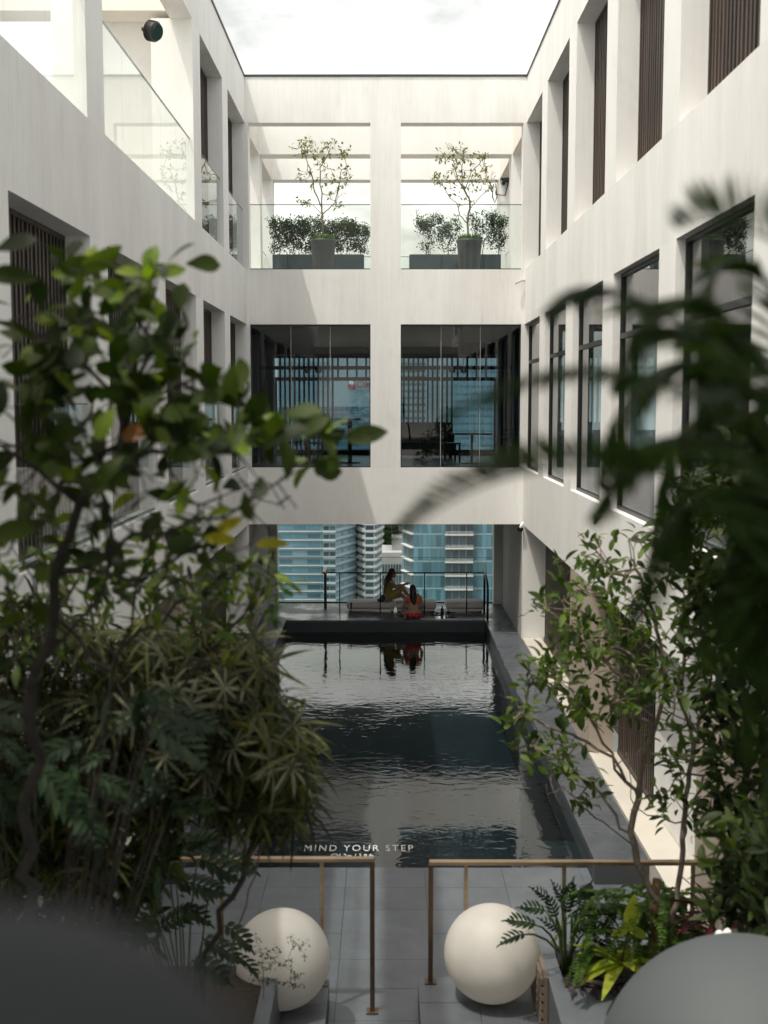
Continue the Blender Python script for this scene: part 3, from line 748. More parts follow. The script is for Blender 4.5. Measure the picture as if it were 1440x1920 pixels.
t = tower('striped_tower', 'pale tower with even floor stripes, seen through the dark right window', [(xp(748, Y6), Y6), (xp(800, Y6), Y6), (xp(800, Y6), Y6 + 50), (xp(748, Y6), Y6 + 50)], GZ, 40, M['c_white'])
facade(t, (xp(748, Y6), Y6), (xp(800, Y6), Y6), GZ, 39, -22, 39, 4.0, 16.6, 1.7, 1.2, M['c_glass'], M['c_pale'], .5, 1.0, .2)
Y7 = 640.
t = tower('plain_glass_tower', 'broad blue glass tower seen through the dark right window', [(xp(803, Y7), Y7), (xp(960, Y7), Y7), (xp(960, Y7), Y7 + 50), (xp(803, Y7), Y7 + 50)], GZ, 30, M['c_pale'])
facade(t, (xp(803, Y7), Y7), (xp(960, Y7), Y7), GZ, 29, -22, 29, 4.0, 3.8, 3.0, .8, M['c_band'], M['c_body'], .3, .4, .2)

# ------------------------------------------------------------------ lettering in the shallow end of the pool
m_txt = mat('worn_white_lettering', (.50, .51, .51), .7, var=.25, scale=25)
def flat_text(body, name, label, px0, px1, pyt, pyb, z, **k):
    a, b = atz(px0, pyb, z), atz(px1, pyb, z); top = atz(px0, pyt, z)
    me = fit(text_mesh(body, .3, .006, name, m_txt, **k), b.x - a.x, top.y - a.y)
    o = obj(name, me, None, Matrix.Translation((a.x, a.y, z - .004))); tag(o, label, 'lettering'); return o
flat_text('MIND YOUR STEP', 'lettering', 'white capitals reading MIND YOUR STEP in the shallow water at the near pool edge', 570, 775, 1584.5, 1595.5, WZ + .002, space=1.3)
o = flat_text('1.2m / 3.9 ft', 'depth_marking', 'small white depth marking 1.2m / 3.9 ft with a round wave sign', 636, 700, 1601, 1609.5, WZ + .002, space=1.1, bold=.004)
g = MB(); c = atz(627, 1605, WZ + .002)
def ring(mb, c, r0, r1, z0, z1, n=24, sx=1, sy=1):
    for k in range(n):
        a0, a1 = 2 * math.pi * k / n, 2 * math.pi * (k + 1) / n
        P = lambda r, a, z: (c.x + sx * r * math.cos(a), c.y + sy * r * math.sin(a), z)
        mb.quad(P(r0, a0, z1), P(r1, a0, z1), P(r1, a1, z1), P(r0, a1, z1)); mb.quad(P(r1, a0, z0), P(r1, a1, z0), P(r1, a1, z1), P(r1, a0, z1)); mb.quad(P(r0, a1, z0), P(r0, a0, z0), P(r0, a0, z1), P(r0, a1, z1))
ring(g, c, .042, .05, WZ - .006, WZ + .003, sy=1.6)
for k in (-1, 0, 1):
    g.tube([(c.x - .03 + .01 * i, c.y + k * .03 + .01 * math.sin(i * 2), WZ) for i in range(7)], .004, 5)
g.build('wave_sign', m_txt, o)

# ------------------------------------------------------------------ balustrade rails
def rail_near(name, label, x0, x1, Y, zt, posts, zbs, thick=.03):
    t = thing(name, label, 'handrail', ((x0 + x1) / 2, Y, zbs[0]), 'brass rails at the near pool steps')
    B(min(x0, x1), max(x0, x1), Y - .032, Y + .032, zt - .036, zt).build('top_rail', M['brass'], t, bevel=.004)
    for k, (x, zb_) in enumerate(zip(posts, zbs)):
        w = .022 if k == 0 else .017
        B(x - w, x + w, Y - .018, Y + .018, zb_ + .012, zt - .037).build('post', M['bronze'] if k == 0 else M['brass'], t, bevel=.003)
        B(x - .055, x + .055, Y - .055, Y + .055, zb_, zb_ + .012).build('base_plate', M['bronze'], t)
    return t
YR = 10.33
xl = lambda px: at(px, 1610, YR).x
zr = at(700, 1607.5, YR).z
rail_near('handrail', 'left brass handrail with three posts behind the half hidden white sphere', xl(702), xl(215), YR, zr, [xl(698), xl(603), xl(415), xl(225)], [-.285, -.02, -.02, -.02])
zr2 = at(700, 1613.5, YR).z
rail_near('handrail', 'right brass handrail whose end post stands on the plinth by the whole white sphere', xl(805), xl(1310), YR, zr2, [xl(808), xl(874), xl(1058), xl(1300)], [.0005, .0005, .0005, -.285])
# far rail
t = thing('pool_rail', 'dark slim rail across the far pool end with a thick bent end post', 'handrail', (0, 29.3, 0))
xf = lambda px, Y=29.25: at(px, 1100, Y).x
zt = at(720, 1074, 29.25).z
MB().tube([(xf(613), 29.25, zt), (xf(912), 29.25, zt)], .016, 8).build('top_rail', M['metal'], t, True)
for px in (637, 713, 796, 875): MB().tube([(xf(px), 29.25, .001), (xf(px), 29.25, zt - .01)], .014, 8).build('post', M['metal'], t, True)
xe = xf(610, 30.0)
B(xe - .035, xe + .035, 29.97, 30.03, .001, zt - .031).build('end_post', M['metal'], t)
B(xe - .04, xe + .04, 29.2, 30.06, zt - .03, zt + .035).build('bracket', M['brass'], t, bevel=.01)
xe = xf(908, 29.3)
MB().tube([(xe, 29.25, .001), (xe, 29.25, zt - .06), (xe, 29.2, zt - .01), (xe, 29.05, zt), (xe + .005, 28.5, zt - .14), (xe + .005, 28.38, zt - .22), (xe + .005, 28.34, zt - .35), (xe + .005, 28.33 + .03, .001)], .03, 10).build('end_loop', M['metal'], t, True)

# ------------------------------------------------------------------ white spheres, grey domes
def sphere(label, px, py, Y, zfloor, r, m, group=None, name='sphere_lamp', cat='sphere'):
    x = at(px, py, Y).x
    t = thing(name, label, cat, (x, Y, zfloor), group)
    s = MB(); s.ell((x, Y, zfloor + r), (r, r, r), 64, 40); s.build('ball', m, t, True)
    MB().lathe((x, Y, zfloor), [(0, .0), (r * .3, 0), (r * .3, .02), (0, .02)], 24).build('base', M['metal'], t)
    return t
sphere('large matt white sphere standing on the plinth by the right handrail, wholly in view', 922, 1796, 10.03, .0012, .425, M['white_ball'], 'white spheres beside the handrails')
sphere('large matt white sphere behind the left planter, partly covered by twigs', 528, 1800, 9.95, -.0188, .43, M['white_ball'], 'white spheres beside the handrails')
# big grey sphere in the lower right corner, on a wall stub
sphere('big smooth grey sphere cut by the lower right corner', 1405, 2065, 6.0, .76, .83, M['grey_ball'], name='grey_sphere')
structure('terrace_wall', B(1.2, 3.3, 5.1, 6.9, -.6, .758), M['stone'])
# dark ball on a post right beside the lens
t = thing('ball_bollard', 'dark grey rounded bollard blurred in the lower left corner', 'bollard', (-.175, .46, 3.68))
MB().ell((-.175, .46, 4.958), (.145, .145, .145), 48, 32).build('ball', M['dark_ball'], t, True)
MB().tube([(-.175, .46, 3.681), (-.175, .46, 4.82)], .05, 16).build('post', M['metal'], t, True)

# ------------------------------------------------------------------ planters
def planter(name, label, x0, x1, y0, y1, z0, z1, m, rim=.16, soil=.12, wide_near=None):
    t = thing(name, label, 'planter', ((x0 + x1) / 2, (y0 + y1) / 2, z0))
    b = MB(); b.box(x0, x0 + rim, y0, y1, z0, z1); b.box(x1 - rim, x1, y0, y1, z0, z1)
    yn = y0 + (wide_near or rim)
    b.box(x0 + rim, x1 - rim, y0, yn, z0, z1); b.box(x0 + rim, x1 - rim, y1 - rim, y1, z0, z1)
    b.build('box', m, t)
    B(x0 + rim + .001, x1 - rim - .001, yn + .001, y1 - rim - .001, z1 - soil - .1, z1 - soil).build('soil', M['soil'], t)
    return t
planter('stone_planter', 'low dark stone planter on the right full of ferns and a bare stemmed tree', 1.385, 4.1, 8.3, 10.15, -.6, .45, M['stone'], .12, .08, 1.05)
planter('stone_planter', 'low dark stone planter on the left under the finger leaved shrubs', -4.1, -.92, 4.4, 9.86, -.6, .45, M['stone'], .12, .08)
# small slatted timber box between sphere and planter
t = thing('slatted_vent', 'small timber slatted vent between the white sphere and the right planter', 'vent', (1.30, 9.85, 0))
B(1.345, 1.38, 9.5, 10.2, -.28, .47).build('panel', M['teak'], t)
for k in range(6): B(1.318, 1.344, 9.52, 10.18, .02 + k * .075, .065 + k * .075).build('slat', M['teak'], t)

# ------------------------------------------------------------------ fittings on the walls
def floodlight(label, p, d, cable=False):
    p = Vector(p); d = Vector(d).normalized(); t = thing('floodlight', label, 'light', p, 'black floodlights on the terrace frames')
    e = p + d * .16
    MB().tube([p + d * .10, p + d * .13, p + d * .26, p + d * .30], [.10, .145, .15, .12], 20).build('housing', M['black'], t, True)
    MB().tube([p + d * .301, p + d * .306], [.118, .118], 20).build('lens', M['gl_edge'], t)
    MB().tube([p + d * .002, p + d * .10], [.035, .035], 10).build('bracket', M['black'], t)
    for k in range(5): MB().tube([p + d * (.14 + .025 * k), p + d * (.147 + .025 * k)], [.156, .156], 20).build('fin', M['black'], t)
    if cable:
        MB().tube([p + Vector((0, -.02, -.12)), p + Vector((-.1, -.05, -.52)), p + Vector((-.35, -.05, -.50)), p + Vector((-.42, -.05, -.22)), p + Vector((-.45, -.05, -.55)), p + Vector((-.38, -.05, -.72)), p + Vector((-.32, -.05, -.55)), p + Vector((-.36, -.05, -.2))], .018, 6).build('cable', M['black'], t, True)
        MB().ell(p + Vector((-.15, -.05, -.2)), (.05, .05, .05), 12, 8).build('junction_box', M['black'], t)
p = at(287, 54, 18.6)
floodlight('black floodlight high on the left terrace frame under the cross beam', (p.x - .16, p.y, p.z), (1, -.5, -.35))
p = at(946, 330, 32.7)
floodlight('black floodlight with looping cable on the rear right terrace post', (p.x + .12, 32.74, p.z), (-.5, -1, -.2), True)
p = at(980, 262, 29.3)
floodlight('small black floodlight on the right terrace side beam, near the top corner', (p.x + .15, 29.3, p.z), (-1, -.3, -.5))
p = at(982, 989, 26.0)
t = thing('camera_dome', 'small black security camera under the right end of the lowest white band', 'camera', p)
MB().lathe((3.0, 25.9, Z_GO - .14), [(0, 0), (.05, .01), (.07, .05), (.07, .09)], 16).build('dome', M['black'], t, True)
MB().tube([(3.0, 25.9, Z_GO - .05), (3.06, 26.0, Z_GO + .05), (3.079, 26.0, Z_GO + .05)], .03, 10).build('bracket', M['white'], t, True)
t = thing('drain_spout', 'short bent drain spout at the right end of the upper white band', 'spout', (2.98, 26.1, 7.95))
MB().tube([(3.079, 26.15, 8.0), (3.0, 26.12, 8.0), (2.9, 26.08, 7.96), (2.86, 26.06, 7.92)], [.02, .022, .025, .018], 8).build('pipe', M['cream'], t, True)

# ------------------------------------------------------------------ mats, bits and bobs on the far deck
def mat_bed(label, px0, px1, Y, h=.24, strap=False, gap=False):
    x0, x1 = at(px0, 1145, Y).x, at(px1, 1145, Y).x
    t = thing('daybed', label, 'daybed', ((x0 + x1) / 2, Y, 0), 'low white daybeds on the far deck')
    f = MB(); f.box(x0 + .03, x1 - .03, Y - .30, Y + .30, .06, .105)
    f.build('base', M['white'], t)
    for sx in (x0 + .06, x1 - .10):
        for sy in (-.26, .22): B(sx, sx + .04, Y + sy, Y + sy + .04, .001, .059).build('foot', M['metal'], t)
    o = B(x0, x1, Y - .33, Y + .33, .115, h + .03).build('cushion', M['cushion'], t, True, bevel=.05); o.modifiers['bevel'].segments = 4
    if strap: B(x0 + .09, x0 + .13, Y - .34, Y + .34, .108, h + .037).build('strap', M['black'], t)
    return t
mat_bed('white daybed with a dark strap, leftmost, where the dark haired woman sits', 651, 741, 29.62, strap=True)
mat_bed('white daybed in the middle, right beside the woman in red', 742, 817, 29.62)
mat_bed('white daybed at the right end of the far deck', 835, 906, 29.62)
t = thing('bottle', 'small dark bottle standing between two white daybeds', 'bottle', at(829, 1150, 29.1)); bx = at(829, 1150, 29.1).x
MB().lathe((bx, 29.1, .002), [(0, 0), (.04, 0), (.042, .12), (.02, .17), (.018, .2), (0, .2)], 14).build('body', M['pot'], t, True)
MB().lathe((bx, 29.1, .203), [(0, 0), (.021, 0), (.021, .03), (0, .03)], 12).build('cap', M['white'], t)
for i, (px, Y, lab) in enumerate(((818, 29.0, 'black sandal beside the bottle, left of it'), (848, 28.75, 'black sandal right of the bottle, toes to the pool'))):
    x = at(px, 1150, Y).x
    t = thing('sandal', lab, 'sandal', (x, Y, 0), 'sandals on the far deck')
    B(x - .13, x + .13, Y - .045, Y + .045, .001, .022).build('sole', M['black'], t, bevel=.01)
    MB().tube([(x, Y - .045, .02), (x + .03, Y - .03, .06), (x + .04, Y, .07), (x + .03, Y + .03, .06), (x, Y + .045, .02)], .012, 6).build('strap', M['black'], t, True)
tag(MB().tube([at(812, 1147, 29.4) * Vector((1, 1, 0)) if False else (at(806, 1150, 29.2).x + .05 * i, 29.2 + .06 * math.sin(i * 1.1), .02 + .02 * abs(math.sin(i * .7))) for i in range(14)], .014, 6).build('strap', M['black'], None, True), 'loose black strap lying on the deck between the daybeds', 'strap')
pd = MB(); c = Vector((at(826, 1155, 28.75).x, 28.75, .0045)); n = 26
ps = [(c.x + (.22 + .05 * math.sin(3 * a)) * math.cos(a), c.y + (.28 + .06 * math.cos(2 * a)) * math.sin(a), c.z) for a in [2 * math.pi * k / n for k in range(n)]]
pd.v = ps; pd.f = [tuple(range(n))]; pd.m = [0]
structure('puddle', pd, M['puddle'])

# ------------------------------------------------------------------ the two women
def flesh(mb, name, m, parent=None, vox=.009):
    """one continuous surface from overlapping volumes"""
    me = mb.mesh(name + '_src', m); o = bpy.data.objects.new('tmp', me); COL.objects.link(o)
    r = o.modifiers.new('r', 'REMESH'); r.mode = 'VOXEL'; r.voxel_size = vox
    s = o.modifiers.new('s', 'SMOOTH'); s.iterations = 3; s.factor = .5
    bpy.context.view_layer.update()
    res = bpy.data.meshes.new_from_object(o.evaluated_get(bpy.context.evaluated_depsgraph_get()))
    bpy.data.objects.remove(o); res.name = name
    res.materials.clear(); res.materials.append(m)
    res.polygons.foreach_set('use_smooth', [True] * len(res.polygons))
    return obj(name, res, parent)
def hand(mb, wrist, dirv, up, side):
    w = Vector(wrist); d = Vector(dirv).normalized(); u = Vector(up); u = (u - d * u.dot(d)).normalized(); s = d.cross(u) * side
    pc = w + d * .045
    mb.caps(w, w + d * .07, .024, .032)
    mb.caps(w + d * .03 + s * .018, w + d * .08 + s * .022, .018, .017); mb.caps(w + d * .03 - s * .018, w + d * .08 - s * .024, .018, .016)
    for k, (off, ln) in enumerate(((.028, .068), (.010, .078), (-.009, .072), (-.027, .055))):
        a = w + d * .085 + s * off; b = a + d * ln * .5 + s * off * .12 - u * .004; c = b + d * ln * .42 - u * .022
        mb.caps(a - d * .02, b, .0095, .009); mb.caps(b, c, .009, .0078)
    a = w + d * .03 + s * .03; b = a + d * .035 + s * .03 - u * .006; mb.caps(a, b, .012, .0105); mb.caps(b, b + d * .032 + s * .008 - u * .006, .0105, .009)
def woman(name, label, loc, yaw, J, sit):
    """J gives joints in the sitter's own frame: x to her right hand... y ahead, z up"""
    Mx = Matrix.Translation(Vector(loc)) @ Matrix.Rotation(yaw, 4, 'Z')
    T = lambda p: Mx @ Vector(p)
    t = thing(name, label, 'person', loc)
    b = MB()
    hip, waist, chest, neck, head = (Vector(J[k]) for k in ('hip', 'waist', 'chest', 'neck', 'head'))
    rot = Mx.to_3x3()
    b.ell(T(hip), (.175, .125, .12), 20, 12, rot); b.ell(T(hip + Vector((.085, -.035, -.02))), (.10, .115, .105), 16, 10, rot); b.ell(T(hip + Vector((-.085, -.035, -.02))), (.10, .115, .105), 16, 10, rot)
    b.caps(T(hip + Vector((.06, 0, .05))), T(waist + Vector((.045, 0, 0))), .10, .08); b.caps(T(hip + Vector((-.06, 0, .05))), T(waist + Vector((-.045, 0, 0))), .10, .08)
    b.caps(T(waist + Vector((.045, 0, 0))), T(chest + Vector((.06, 0, .02))), .08, .093); b.caps(T(waist + Vector((-.045, 0, 0))), T(chest + Vector((-.06, 0, .02))), .08, .093)
    b.ell(T(chest + Vector((.07, .075, -.02))), (.062, .06, .06), 14, 9, rot); b.ell(T(chest + Vector((-.07, .075, -.02))), (.062, .06, .06), 14, 9, rot)
    for s in (1, -1): b.caps(T(neck + Vector((0, 0, -.06))), T(Vector(J['sh%d' % s])), .055, .05)
    b.caps(T(neck + Vector((0, 0, -.06))), T(neck + (head - neck) * .55), .054, .047)
    # head: skull, jaw, nose, lips, ears
    hd = rot @ Matrix.Rotation(J.get('turn', 0), 3, 'Z'); H_ = T(head); hv = lambda *p: H_ + hd @ Vector(p)
    b.ell(H_ + hd @ Vector((0, -.01, .02)), (.072, .092, .098), 20, 14, hd); b.ell(hv(0, .028, -.05), (.052, .058, .062), 16, 10, hd)
    b.caps(hv(0, .078, .012), hv(0, .103, -.022), .009, .014, 8); b.ell(hv(0, .083, -.056), (.024, .012, .011), 12, 8, hd); b.ell(hv(0, .075, -.088), (.022, .018, .017), 12, 8, hd)
    for s in (1, -1): b.ell(hv(s * .074, -.005, -.01), (.01, .02, .032), 10, 8, hd)
    for s in (1, -1):
        sh, el, wr = (Vector(J[k % s]) for k in ('sh%d', 'el%d', 'wr%d'))
        b.caps(T(sh), T(el), .047, .037); b.caps(T(el), T(el + (wr - el) * .35), .039, .037); b.caps(T(el + (wr - el) * .35), T(wr), .037, .025)
        hand(b, T(wr), rot @ Vector(J['hd%d' % s]), rot @ Vector((0, 0, 1)), s)
        hp = hip + Vector((s * .095, .02, -.01)); kn, an, to = (Vector(J[k % s]) for k in ('kn%d', 'an%d', 'to%d'))
        b.caps(T(hp), T(kn), .092, .058); b.caps(T(kn), T(kn + (an - kn) * .3), .058, .056); b.caps(T(kn + (an - kn) * .3), T(an), .056, .034)
        d = (to - an); b.caps(T(an + Vector((0, 0, -.01))), T(an + d * .7), .034, .034); b.caps(T(an + d * .6), T(to), .034, .024)
        b.ell(T(an - d.normalized() * .03 + Vector((0, 0, -.01))), (.034, .034, .034), 10, 8)
    flesh(b, 'body', M['skin'], t)
    e = MB()
    for s in (1, -1): e.ell(hv(s * .03, .078, .0), (.013, .008, .008), 10, 8, hd)
    e2 = [MB().ell(hv(s * .03, .079, .0), (.013, .009, .008), 10, 8, hd).build('eye', M['white'], t, True) for s in (1, -1)]
    for s, ey in zip((1, -1), e2): MB().ell(hv(s * .03, .086, .0), (.006, .004, .006), 10, 8, hd).build('iris', M['hair'], ey, True)
    return t, T, hd, hv, rot
def hair(t, hv, hd, ends, T):
    h = MB(); h.ell(hv(0, -.018, .032), (.084, .10, .104), 20, 14, hd); h.ell(hv(0, -.055, -.03), (.078, .062, .09), 16, 10, hd)
    for (a, b_, c, r) in ends: h.caps(a, b_, r, r * .95); h.caps(b_, c, r * .95, r * .45)
    # clear the face
    o = flesh(h, 'hair', M['hair'], t, .01); return o
# woman in red and orange, back to the camera, at the pool edge
c = at(776, 1159, 28.62)
J = dict(hip=(0, 0, .115), waist=(-.005, .02, .31), chest=(-.01, .05, .44), neck=(-.02, .07, .565), head=(-.03, .09, .70), turn=.15)
J.update({'sh1': (.155, .055, .515), 'sh-1': (-.175, .055, .515), 'el1': (.215, .10, .27), 'wr1': (.15, .30, .20), 'hd1': (-.5, .8, -.2), 'el-1': (-.24, .09, .27), 'wr-1': (-.15, .30, .20), 'hd-1': (.5, .8, -.2),
          'kn1': (.12, .42, .10), 'an1': (-.20, .36, .06), 'to1': (-.36, .30, .035), 'kn-1': (-.28, .34, .09), 'an-1': (-.20, -.02, .055), 'to-1': (-.24, -.20, .035)})
t, T, hd, hv, rot = woman('person', 'woman in red briefs and orange top seated at the pool edge, back turned', (c.x, 28.62, 0), 0, J, 0)
hair(t, hv, hd, [(hv(0, -.06, 0), T((-.02, -.03, .50)), T((0, -.06, .36)), .06), (hv(.04, -.05, -.02), T((.03, -.03, .48)), T((.03, -.055, .37)), .045), (hv(-.04, -.05, -.02), T((-.06, -.03, .48)), T((-.05, -.055, .40)), .045)], T)
b = MB(); b.ell(T((0, -.005, .085)), (.187, .142, .085), 28, 14, rot); b.ell(T((.085, -.04, .095)), (.108, .123, .085), 20, 12, rot); b.ell(T((-.085, -.04, .095)), (.108, .123, .085), 20, 12, rot)
flesh(b, 'bikini_briefs', M['red'], t, .009)
b = MB(); b.caps(T((.075, .045, .43)), T((-.095, .045, .43)), .101, .101); b.caps(T((.08, .12, .42)), T((-.1, .12, .42)), .07, .07)
for s in (1, -1): b.caps(T((s * .10, .02, .48)), T((s * .10, .06, .56)), .05, .05)
flesh(b, 'bikini_top', M['orange'], t, .009)
# woman on the daybed, in profile
c = at(728, 1130, 29.55)
J = dict(hip=(0, 0, .13), waist=(0, .01, .33), chest=(0, .045, .46), neck=(0, .07, .585), head=(0, .11, .72), turn=.1)
J.update({'sh1': (.165, .055, .53), 'sh-1': (-.165, .055, .53), 'el1': (.20, .20, .36), 'wr1': (.14, .42, .46), 'hd1': (-.1, .9, .25), 'el-1': (-.21, .18, .34), 'wr-1': (-.10, .38, .40), 'hd-1': (.2, .9, .1),
          'kn1': (.13, .36, .34), 'an1': (.10, .55, .06), 'to1': (.11, .70, .035), 'kn-1': (-.13, .40, .12), 'an-1': (.06, .42, .06), 'to-1': (.20, .44, .04)})
t, T, hd, hv, rot = woman('person', 'dark haired woman in olive dress seated sideways on the left daybed, one arm held forward', (c.x, 29.52, .27), -rad(80), J, .27)
hair(t, hv, hd, [(hv(0, -.07, 0), T((0, -.05, .55)), T((0, -.10, .22)), .065), (hv(.05, -.05, -.02), T((.06, -.04, .52)), T((.05, -.09, .26)), .05), (hv(-.05, -.05, -.02), T((-.06, -.04, .52)), T((-.05, -.09, .30)), .05)], T)
b = MB()
for s in (1, -1):
    b.caps(T((s * .055, .0, .17)), T((s * .045, .01, .33)), .118, .096); b.caps(T((s * .045, .01, .33)), T((s * .065, .05, .47)), .096, .104)
    b.caps(T((s * .09, .02, .12)), T((s * .125, .25, .20 if s < 0 else .27)), .108, .09)
b.ell(T((0, -.01, .12)), (.20, .15, .125), 20, 12, rot)
flesh(b, 'dress', M['olive'], t, .010)
b = MB(); b.ell(T((.02, -.20, .04)), (.17, .10, .05), 16, 8, rot); b.ell(T((.10, -.16, .10)), (.10, .07, .09), 12, 8, rot)
o = flesh(b, 'towel', M['denim'], None, .012); tag(o, 'crumpled dark blue cloth behind the seated dark haired woman', 'towel')

# ------------------------------------------------------------------ furniture in the dark middle room
def chair(label, x, y, yaw, m):
    Mx = Matrix.Translation((x, y, Z_MS - .019)) @ Matrix.Rotation(yaw, 4, 'Z')
    t = thing('chair', label, 'chair', (x, y, Z_MS - .019), 'chairs in the dark upper room')
    def part(n, *bx):
        mb = B(*bx); mb.v = [tuple(Mx @ Vector(v)) for v in mb.v]; mb.build(n, m, t, bevel=.006)
    part('seat', -.22, .22, -.22, .22, .44, .48)
    for sx in (-.21, .17):
        for sy in (-.21, .17): part('leg', sx, sx + .04, sy, sy + .04, .0, .439)
    for sx in (-.21, .17): part('back_post', sx, sx + .04, .18, .22, .481, .86)
    for z in (.58, .70, .80): part('back_slat', -.169, .169, .19, .21, z, z + .05)
zf = Z_MS - .02
chair('orange wooden chair in the right corner of the dark window', at(960, 850, 27.2).x, 27.3, .4, M['teak'])
chair('dark chair at the high table in the left dark window', at(600, 800, 29.5).x, 29.6, 2.6, M['frame'])
chair('dark chair left of the high table, near the window fins', at(545, 800, 30).x, 30.4, -1.2, M['frame'])
chair('dark chair in the middle of the right dark window', at(845, 800, 29).x, 29.2, 1.8, M['frame'])
t = thing('table', 'dark high table on one leg in the left dark window', 'table', (at(650, 800, 28.6).x, 28.6, zf))
x0, x1 = at(560, 783, 28.6).x, at(677, 783, 28.6).x; zt_ = at(650, 784, 28.6).z
B(x0, x1, 28.3, 28.9, zt_ - .05, zt_).build('top', M['frame'], t)
for px in (656, 575):
    x = at(px, 790, 28.6).x; B(x - .05, x + .05, 28.55, 28.65, zf + .031, zt_ - .051).build('leg', M['frame'], t)
    B(x - .25, x + .25, 28.4, 28.8, zf + .001, zf + .03).build('foot', M['frame'], t)
t = thing('table', 'pale round table among chairs in the right dark window', 'table', (at(885, 800, 29).x, 28.4, zf)); x = at(885, 800, 28.4).x
MB().lathe((x, 28.4, zf + .70), [(0, 0), (.5, 0), (.5, .03), (0, .03)], 28).build('top', M['grey_wall'], t)
MB().lathe((x, 28.4, zf + .02), [(.03, 0), (.03, .679)], 10).build('leg', M['frame'], t)
MB().lathe((x, 28.4, zf + .001), [(0, 0), (.25, 0), (.25, .018), (0, .018)], 20).build('foot', M['frame'], t)
def armchair(label, x, y):
    t = thing('armchair', label, 'armchair', (x, y, zf), 'dark armchairs in the upper room')
    B(x - .45, x + .45, y - .4, y + .4, zf + .12, zf + .42).build('seat', M['box'], t, bevel=.04)
    B(x - .45, x + .45, y + .25, y + .42, zf + .425, zf + .95).build('backrest', M['box'], t, bevel=.05)
    for sx in (-.45, .29): B(x + sx, x + sx + .16, y - .4, y + .245, zf + .425, zf + .68).build('arm', M['box'], t, bevel=.04)
    for sx in (-.4, .34):
        for sy in (-.35, .3): B(x + sx, x + sx + .05, y + sy, y + sy + .05, zf + .001, zf + .119).build('leg', M['frame'], t)
armchair('dark armchair at the left side of the right dark window', at(775, 800, 31.5).x, 31.5)
armchair('dark armchair right of centre in the right dark window', at(812, 800, 31.3).x + .1, 31.3)
for (px, py, Y, lab) in ((576, 694, 30.2, 'glass globe pendant, left of the pair in the left dark window'), (597, 694, 30.2, 'glass globe pendant, right of the pair in the left dark window'),
                         (848, 694, 30.2, 'glass globe pendant, left of the pair in the right dark window'), (869, 694, 30.2, 'glass globe pendant, right of the pair in the right dark window')):
    p = at(px, py, Y); t = thing('pendant_lamp', lab, 'lamp', (p.x, Y, 6.97), 'globe pendants in the upper room')
    MB().ell(p, (.085, .085, .085), 20, 14).build('globe', M['grey_wall'], t, True)
    MB().tube([p + Vector((0, 0, .08)), (p.x, Y, 6.978)], .008, 6).build('cord', M['frame'], t)
# ------------------------------------------------------------------ plants: helpers
def leaf_shape(Ln, Wd, fold=.15, droop=.25, n=5, kind='oval', twist=0.):
    v = []; f = []
    for i in range(n + 1):
        t = i / n
        w = {'oval': math.sin(math.pi * min(1, t * .93 + .07)) ** .75, 'lance': math.sin(math.pi * (t * .9 + .06)) ** 1.0, 'obov': math.sin(math.pi * t ** 1.35 * .96 + .06 * (1 - t)) ** .8 if 0 < t else .1}[kind]
        if i == n: w *= .25
        h = Wd / 2 * max(.03, w); y = Ln * t; z = -droop * Ln * t * t
        a = twist * t
        v += [(-h * math.cos(a), y, z + h * fold * 2 - h * math.sin(a)), (0, y, z), (h * math.cos(a), y, z + h * fold * 2 + h * math.sin(a))]
    for i in range(n):
        a = 3 * i; f += [(a, a + 1, a + 4, a + 3), (a + 1, a + 2, a + 5, a + 4)]
    return v, f
def frame(pos, d, nrm, s=1.):
    d = Vector(d).normalized(); n = Vector(nrm); n = n - d * n.dot(d)
    n = n.normalized() if n.length > 1e-4 else d.orthogonal().normalized()
    x = d.cross(n)
    return Matrix.Translation(Vector(pos)) @ Matrix((x * s, d * s, n * s)).transposed().to_4x4()
def rv(s=1.): return Vector((R.gauss(0, s), R.gauss(0, s), R.gauss(0, s)))
def mk(vf, name, m, smooth=True):
    b = MB(); b.add(*vf); return b.mesh(name, m, smooth)

